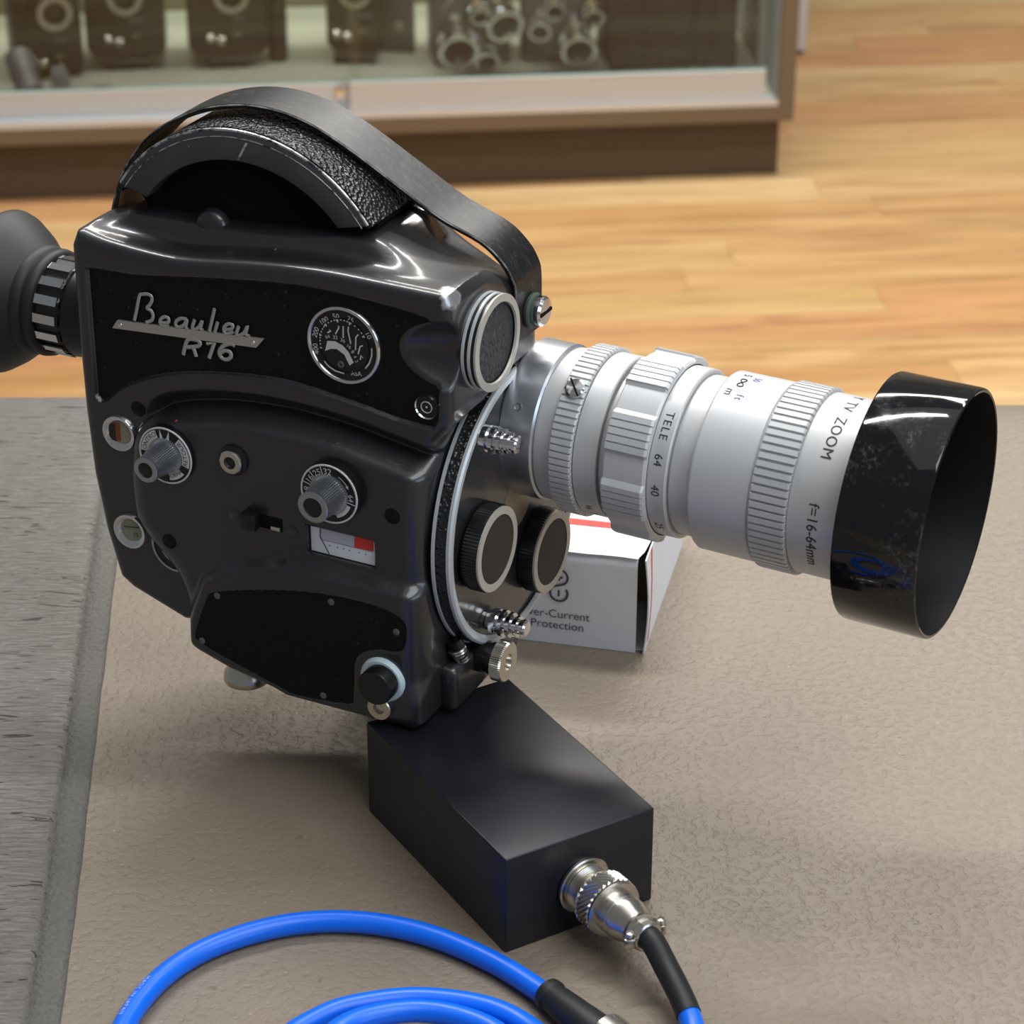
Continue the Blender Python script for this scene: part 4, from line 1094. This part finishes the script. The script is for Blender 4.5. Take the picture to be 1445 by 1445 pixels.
# printed line along the jacket
arcp = np.array(sm_)[-8 * 8 - 1:]
seglen = np.concatenate([[0], np.cumsum(np.linalg.norm(np.diff(arcp, axis=0), axis=1))])
def on_cable(s_, v_, r=0.359, side=0.55):
    s_ = min(max(s_, 0), seglen[-1] - 1e-3); i = int(np.searchsorted(seglen, s_, side='right') - 1); i = min(max(i, 0), len(arcp) - 2)
    t = (s_ - seglen[i]) / (seglen[i + 1] - seglen[i]); p = arcp[i] + (arcp[i + 1] - arcp[i]) * t
    tg_ = arcp[i + 1] - arcp[i]; tg_ /= np.linalg.norm(tg_); nl = np.array([-tg_[1], tg_[0], 0]); nl /= np.linalg.norm(nl)
    a = side + v_ / r
    return tuple(p + nl * r * math.sin(a) + np.array([0, 0, r * math.cos(a)]))
put_text(G(), 'MADE IN JAPAN', 0.22, lambda x, y: on_cable(3.75 - x, -y, side=0.42), 1.25).make('cable_print', 'cableprint', cb, smooth=False)

# ------------------------------------------------------------------ white carton behind the lens
cq = thing('carton', 'small white cardboard carton with red stripes, standing behind the lens turret', 'carton', (4.75, 6.35, 0), math.radians(-13))
Wc, Dc, Hc, T_ = 8.0, 8.5, 4.0, 0.05
def bent(xf, y0_, y1_, z0_, z1_, n=8):
    V = []; F = []
    for i in range(n + 1):
        for j in range(n + 1):
            y = y0_ + (y1_ - y0_) * i / n; z = z0_ + (z1_ - z0_) * j / n
            V += [(xf(y, z), y, z), (xf(y, z) - T_, y, z)]
    q = lambda i, j, k: ((i * (n + 1)) + j) * 2 + k
    for i in range(n):
        for j in range(n):
            F += [(q(i, j, 0), q(i + 1, j, 0), q(i + 1, j + 1, 0), q(i, j + 1, 0)), (q(i, j, 1), q(i, j + 1, 1), q(i + 1, j + 1, 1), q(i + 1, j, 1))]
    for i in range(n):
        F += [(q(i, 0, 0), q(i, 0, 1), q(i + 1, 0, 1), q(i + 1, 0, 0)), (q(i, n, 0), q(i + 1, n, 0), q(i + 1, n, 1), q(i, n, 1)),
              (q(0, i, 0), q(0, i + 1, 0), q(0, i + 1, 1), q(0, i, 1)), (q(n, i, 0), q(n, i, 1), q(n, i + 1, 1), q(n, i + 1, 0))]
    return V, F
flare = lambda y, z: 0.02 + 0.16 * max(0, 1 - y / 3.0) * math.sin(PI * min(1, max(0, z / Hc)) * 0.9 + 0.15)
V, F = bent(flare, -0.15, Dc, 0.0, Hc)
mesh('side_panel', V, F, 'card', cq, 50)
G().box((-Wc, Dc - T_, 0), (0, Dc, Hc)).make('back_panel', 'card', cq, smooth=False)
G().box((-Wc, 0, 0), (-Wc + T_, Dc, Hc)).make('side_panel', 'card', cq, smooth=False)
G().box((-Wc, 0.1, 0), (0, Dc, T_)).make('bottom_panel', 'card', cq, smooth=False)
# top panel that folds down into the front flap
prof = [(Dc, Hc), (0.55, Hc + 0.02), (0.25, Hc + 0.0), (0.06, Hc - 0.10), (-0.06, Hc - 0.30), (-0.09, Hc - 0.6), (-0.10, Hc * 0.5), (-0.12, 0.02)]
prof = [tuple(map(float, p)) for p in catmull(prof, 4)]
V = []; F = []
nx_ = 12
for i, (y, z) in enumerate(prof):
    fl_ = min(1, max(0, (0.7 - y) / 0.5)); xr = -0.02 - 0.26 * fl_ ** 0.7
    for k in range(nx_ + 1):
        x = -Wc + (xr + Wc) * k / nx_
        wv = 0.035 * math.sin(x * 2.3 + 1) * fl_ * (z / Hc)
        V.append((x, y - wv, z + (0.03 * math.sin(x * 3.1) if 0 < fl_ < 1 else 0)))
for i in range(len(prof) - 1):
    for k in range(nx_):
        a = i * (nx_ + 1) + k; F.append((a, a + 1, a + nx_ + 2, a + nx_ + 1))
top_flap = mesh('top_flap', V, F, 'card', cq, 60)
G().box((-Wc + 0.1, 3.6, 0.1), (-0.12, 3.65, Hc - 0.2)).make('inner_flap', 'cardedge', cq, smooth=False)
G().add([(-Wc, 2.0, Hc + 0.035), (0.0, 2.0, Hc + 0.035), (0.0, 2.45, Hc + 0.035), (-Wc, 2.45, Hc + 0.035)], [(0, 1, 2, 3)]).make('red_stripe', 'redprint', top_flap, smooth=False)
V = []; F = []
for i in range(13):
    z = 0.25 + (Hc - 0.27) * i / 12
    for y in (0.30 + 0.5 * (z / Hc) ** 2, 0.62 + 0.5 * (z / Hc) ** 2): V.append((flare(y, z) + 0.006, y, z))
F = [(2 * i, 2 * i + 1, 2 * i + 3, 2 * i + 2) for i in range(12)]
mesh('red_stripe', V, F, 'redprint', cq)
yf = lambda x, z: -0.142 - 0.035 * math.sin(x * 2.3 + 1) * (z / Hc)
fc_text = lambda cx, cz: (lambda x, y: (cx + x, yf(cx + x, cz + y), cz + y))
put_text(G(), 'Over-Current', 0.48, fc_text(-3.42, 1.30)).make('print', 'greyprint', top_flap, smooth=False)
put_text(G(), 'Protection', 0.48, fc_text(-3.28, 0.83)).make('print', 'greyprint', top_flap, smooth=False)
ic = []
for t in np.linspace(math.radians(-55), math.radians(195), 22): ic.append((-3.23 + 0.34 * math.cos(t) * -1 * -1, 2.90 + 0.36 * math.sin(t)))
g = G()
c1, c2, rr = (-3.23, 2.90), (-3.23, 2.22), 0.335
s_pts = [(c1[0] + rr * math.cos(a), c1[1] + rr * math.sin(a)) for a in np.radians(np.linspace(170, -55, 24))] + \
        [(c2[0] + rr * math.cos(a), c2[1] + rr * math.sin(a)) for a in np.radians(np.linspace(125, 395, 28))]
def strip(g, pts, wd, off=0.0):
    pts = [np.array(p, float) for p in pts]; L_ = []; R_ = []
    for i, p in enumerate(pts):
        t = pts[min(i + 1, len(pts) - 1)] - pts[max(i - 1, 0)]; t /= np.linalg.norm(t) + 1e-9; nn = np.array([-t[1], t[0]]) * wd / 2
        L_.append(p + nn); R_.append(p - nn)
    n = len(pts)
    g.add([(q[0], yf(q[0], q[1]) - off, q[1]) for q in L_ + R_], [(i, i + 1, n + i + 1, n + i) for i in range(n - 1)])
strip(g, s_pts, 0.09)
strip(g, [(-3.38, 2.90), (-3.08, 2.90)], 0.09); strip(g, [(-3.23, 2.75), (-3.23, 3.05)], 0.09, 0.002); strip(g, [(-3.23, 2.08), (-3.23, 2.36)], 0.08)
o = g.make('printed_symbol', 'greyprint', top_flap, smooth=False); o['kind'] = 'stuff'

# ------------------------------------------------------------------ glass display case across the aisle
dc = thing('display_case', 'taupe glass-fronted display case with sliding doors, across the aisle behind the counter', 'display case', (40.7, 295.4, FZ), A5)
WX, DX, HX = 170, 50, 95
area('case_fill', (-0.3, 3.02, 0.02), (-0.3, 3.3, -0.8), 1.4, 0.05, 6, (1, 0.97, 0.92)).rotation_euler = (math.radians(25), 0, A5)  # added light, brightens the inside of the case
G().box((-WX, 0, 0), (-0.6, DX, 9.8)).make('plinth', 'plinth', dc, smooth=False)
G().box((-WX, -4.2, 9.8), (0.7, DX, 12.3), 0.15).make('bottom_rail', 'case', dc, smooth=False)
G().box((-1.75, -4.2, 12.3), (0.7, DX, HX), 0.1).make('end_panel', 'case', dc, smooth=False)
G().box((-2.1, -3.2, 13.0), (-1.76, DX - 1, HX - 1)).make('end_lining', 'case_in', dc, smooth=False)
G().box((-WX, -0.6, 12.3), (-1.76, DX, 13.0)).make('deck', 'deck', dc, smooth=False)
G().box((-WX, DX - 1, 13.0), (-1.76, DX, HX)).make('back_panel', 'caseback', dc, smooth=False)
G().box((-WX, 27.5, 52), (-1.76, DX - 1, 52.8)).make('glass_shelf', 'glass', dc, smooth=False)
G().box((-WX, -4.2, HX), (0.7, -1.0, HX + 3)).make('top_rail', 'case', dc, smooth=False)
G().box((-WX, -1.0, HX + 1), (0.7, DX, HX + 1.8)).make('glass_top', 'glass', dc, smooth=False)
G().box((-WX, -4.15, 12.3), (-1.8, -0.6, 12.75)).box((-WX, -4.15, 12.75), (-1.8, -3.75, 13.25)).box((-WX, -2.35, 12.75), (-1.8, -2.1, 13.4)).make('door_track', 'track', dc, smooth=False)
for x0, x1, y, tz in ((-65.2, -3.7, -3.55, 17.55), (-132, -63.5, -1.9, 16.95)):
    dr = G().box((x0, y, 13.1), (x1, y + 1.0, tz), 0.06).make('sliding_door', 'rail', dc, smooth=False)
    G().box((x0, y - 0.05, tz - 0.25), (x1, y + 1.05, tz + 0.1), 0.04).make('rail_lip', 'track', dr, smooth=False)
    G().box((x0, y + 0.25, tz), (x1, y + 0.75, HX - 0.5)).make('pane', 'glass', dr, smooth=False)
    G().box((x0, y + 0.22, tz + 0.05), (x1, y + 0.78, tz + 0.3)).make('pane_edge', 'glassedge', dr, smooth=False)
lk_ = G().lathe([(0, 0.9), (0.3, 0.9), (0.4, 0.6), (0.4, 0)], (-66.6, -1.9, 15.8), (0, -1, 0), 24).make('door_lock', 'chrome', dc)

def to_world(x, y, z):
    return (40.7 + x * c5 - y * s5, 295.4 + x * s5 + y * c5, FZ + z)
DK = 13.02
def old_camera(name, label, x, y, rz, w_, h_, d_, lensr, foot=True, column=False):
    t = thing(name, label, 'camera', to_world(x, y, DK), A5 + rz, 'old cameras in the display case')
    b0_ = 1.9 if foot else 0.0
    pf = [(-w_ / 2, b0_ + 1.5), (-w_ / 2 + 1.2, b0_), (w_ / 2 - 0.8, b0_), (w_ / 2, b0_ + 1.2), (w_ / 2, b0_ + h_ - 2), (w_ / 2 - 2, b0_ + h_), (-w_ / 2 + 2.5, b0_ + h_), (-w_ / 2, b0_ + h_ - 3)]
    G().prism(pf, lambda p, h: (p[0], -d_ / 2 + h, p[1]), 0, d_, 0.4).make('camera_body', 'oldblack', t, 40)
    if foot:
        G().box((-3.2, -d_ / 2 + 0.2, 0), (3.2, d_ / 2 - 0.2, 1.3), 0.2).make('foot', 'oldblack', t, 40)
        G().box((-3.3, -d_ / 2 - 0.05, 1.3), (3.3, -d_ / 2 + 0.5, 1.75), 0.08).make('foot_plate', 'oldgrey', t, 40)
    G().lathe([(0, lensr), (2.0, lensr), (2.1, lensr * 0.9), (5.0, lensr * 0.85), (5.2, lensr * 0.95), (6.0, lensr * 0.95), (6.0, lensr * 0.7), (4.5, lensr * 0.5), (4.5, 0)], (0.6, -d_ / 2, b0_ + h_ * 0.66), YM, 32).make('lens', 'oldblack', t, 30)
    G().lathe([(5.9, lensr * 0.68), (6.1, lensr * 0.72), (6.1, lensr * 1.0), (5.9, lensr * 0.98)], (0.6, -d_ / 2, b0_ + h_ * 0.66), YM, 32, closed=True).make('lens_rim', 'capring', t, 30)
    for k, (px_, pz_) in enumerate(((-2.6, 3.0), (-1.0, 2.6))):
        G().lathe([(0, 0.75), (0.5, 0.75), (0.8, 0.5), (0.8, 0)], (px_, -d_ / 2, b0_ + pz_), YM, 20).make('knob', 'nickel', t, 30)
    G().box((0.9, -d_ / 2 - 0.1, b0_ + 3.2), (2.2, -d_ / 2, b0_ + 3.8)).make('plate', 'tanplate', t, smooth=False)
    G().box((0.8, -d_ / 2 - 0.2, b0_ + 5.6), (2.8, -d_ / 2, b0_ + 6.3)).make('plate', 'oldgrey', t, smooth=False)
    return t
old_camera('cine_camera', 'dark old movie camera with twin knobs, second from the left in the glass case', -98.3, 22.5, 0.0, 12, 17, 7, 2.6)
t = old_camera('cine_camera', 'dark old movie camera beside a tall black tube, behind the glass in the middle', -83.0, 22.0, 0.05, 12, 17, 7, 2.6)
t = old_camera('cine_camera', 'narrow dark old camera standing just left of the silver lens turrets', -63.2, 22.0, -0.1, 8.5, 17, 7, 2.4)
tt = thing('black_tube', 'tall black lens tube standing upright between two old cameras', 'lens', to_world(-75.3, 22.5, DK), A5)
G().lathe([(0, 1.4), (0.1, 1.55), (9, 1.6), (9.1, 1.45), (12, 1.45), (12.1, 1.7), (19, 1.7), (19.1, 1.3), (19.1, 0)], (0, 0, 0), (0, 0, 1), 32).make('lens_barrel', 'oldblack', tt, 30)
G().lathe([(12.0, 1.72), (12.1, 1.78), (12.6, 1.78), (12.7, 1.72)], (0, 0, 0), (0, 0, 1), 32, closed=True).make('ring', 'oldgrey', tt, 30)
old_camera('cine_camera', 'dark old camera at the far left of the glass case, behind a grey cylinder', -110.5, 20.0, 0.2, 10.5, 18, 8, 2.6, foot=False)
t = thing('grey_magazine', 'grey ribbed metal cylinder lying at the left end of the glass case', 'cylinder', to_world(-112.0, 4.5, DK), A5 + 0.15)
G().lathe([(0, 1.9), (0.2, 2.1), (1.6, 2.1), (1.7, 1.95), (3.2, 1.95), (3.3, 2.1), (7.5, 2.1), (7.7, 1.9), (7.7, 0)], (0, -2.5, 2.15), (-0.15, 0.85, 0.6), 40).make('drum', 'oldgrey', t, 30)
G().lathe([(-0.02, 0.7), (-0.1, 0.7), (-0.12, 0.5), (-0.12, 0)], (0, -2.5, 2.15), (-0.15, 0.85, 0.6), 20).make('boss', 'tanplate', t, 30)
t = thing('film_reel', 'pale grey film reel lying flat at the left of the glass case', 'reel', to_world(-101.5, 6.0, DK), A5)
G().lathe([(0, 1.6), (0, 4.2), (0.25, 4.25), (0.35, 4.1), (0.35, 1.6)], (0, 0, 0), (0, 0, 1), 48, closed=True).make('flange', 'smoke', t, 30)
G().lathe([(0.36, 1.0), (0.36, 2.6), (1.3, 2.6), (1.4, 2.4), (1.4, 1.0)], (0, 0, 0), (0, 0, 1), 40, closed=True).make('core', 'oldgrey', t, 30)
t = thing('plastic_bag', 'crumpled clear plastic wrapper beside the grey cylinder', 'wrapper', to_world(-107.5, 6.0, DK), A5)
bm = bmesh.new(); bmesh.ops.create_icosphere(bm, subdivisions=3, radius=1)
r2 = random.Random(9)
for v in bm.verts:
    k = 1 + r2.uniform(-0.18, 0.18); v.co = Vector((v.co.x * 1.3 * k, v.co.y * 1.6 * k, max(0.0, (v.co.z + 1) * 2.6 * k)))
g = G(); g.bm(bm); g.make('wrapper', 'smoke', t, 25)

def turret_camera(label, x, y, rz, lens_list, w_=12, h_=13, tilt=0.5):
    t = thing('turret_camera', label, 'camera', to_world(x, y, DK), A5 + rz, 'silver turret cameras in the display case')
    G().box((-w_ / 2, 1.2, 0), (w_ / 2, 9, h_), 0.8, seg=3).make('camera_body', 'oldgrey', t, 40)
    fz = h_ * 0.52
    G().lathe([(0, 5.4), (0.9, 5.5), (1.3, 5.2), (1.3, 0)], (0, 1.3, fz), (0, -1, 0.12), 48).make('turret_plate', 'oldgrey', t, 30)
    for (lx, lz, r, ln) in lens_list:
        o_ = (lx, 0.2, fz + lz); d_ = (lx * 0.03, -1, -0.38)
        ln_ = G().lathe([(0, r * 0.7), (ln * 0.35, r * 0.72), (ln * 0.36, r * 0.95), (ln * 0.6, r), (ln * 0.62, r * 0.85), (ln * 0.85, r * 0.9), (ln * 0.87, r * 1.05), (ln, r * 1.05), (ln, r * 0.85), (ln * 0.8, r * 0.7), (ln * 0.8, 0)], o_, d_, 36).make('lens', 'chrome', t, 30)
        G().lathe([(ln * 0.81, r * 0.69), (ln * 0.83, 0)], o_, d_, 28).make('front_glass', 'black', ln_)
    return t
turret_camera('silver three-lens turret camera at the left of the pair, behind the glass door', -45.3, 15, 0.1, [(-3.0, 0.4, 2.9, 7), (3.4, 2.6, 2.7, 5), (0.8, -2.2, 1.8, 6), (0.0, 4.4, 1.4, 5)])
turret_camera('silver turret camera to the right of the pair, beside the large dark case', -32.5, 16, -0.05, [(2.4, -0.4, 2.6, 7), (-2.6, 1.4, 1.6, 5), (4.6, 3.4, 1.5, 5), (-0.6, 4.6, 1.5, 5)], 11, 13)
t = thing('metal_sheet', 'grey flat metal plate leaning left of the silver turret cameras', 'plate', to_world(-57.0, 24, DK), A5 - 0.3)
G().box((-3, 0, 0), (3, 0.8, 16), 0.15).make('plate', 'oldgrey', t, 40)
G().lathe([(0, 0.8), (0.4, 0.8), (0.6, 0.5), (0.6, 0)], (0.5, 0, 4.2), YM, 20).make('knob', 'gauge', t, 40)
def leather_case(label, x, y, rz, w_, d_, h_, lean=0.0):
    t = thing('leather_case', label, 'case', to_world(x, y, DK), A5 + rz)
    G().box((-w_ / 2, -d_ / 2, 0.0), (w_ / 2, d_ / 2, h_ * 0.72), 0.5, seg=3).make('case_body', 'bagleather', t, 40)
    G().box((-w_ / 2 - 0.15, -d_ / 2 - 0.15, h_ * 0.72), (w_ / 2 + 0.15, d_ / 2 + 0.15, h_), 0.6, seg=3).make('lid', 'bagleather', t, 40)
    G().tube([(-w_ * 0.2, -d_ / 2 - 0.2, h_), (-w_ * 0.1, -d_ / 2 - 0.35, h_ * 0.6), (0.0, -d_ / 2 - 0.35, h_ * 0.1)], 0.5, 10, flat=((0, 1, 0), 0.3)).make('strap', 'oldblack', t, 40)
    return t
leather_case('large dark case with a strap, right of the silver turret cameras', -18.8, 18, 0.05, 13, 12, 18)
leather_case('narrow dark case at the right end of the glass case', -8.2, 17, -0.1, 6.6, 10, 19)

# white board standing on the floor behind the end of the case
wb = thing('white_board', 'white upright panel on the floor just beyond the right end of the display case', 'panel', (46.6, 352.0, FZ), math.radians(4))
G().box((-10, 0, 0.8), (3.6, 3.0, 60), 0.15).make('board', 'white', wb, 40)
G().box((-9.6, 0.3, 0), (3.2, 2.7, 0.8)).make('shadow_gap', 'black', wb, smooth=False)  # black strip drawn for the shadow gap under the board
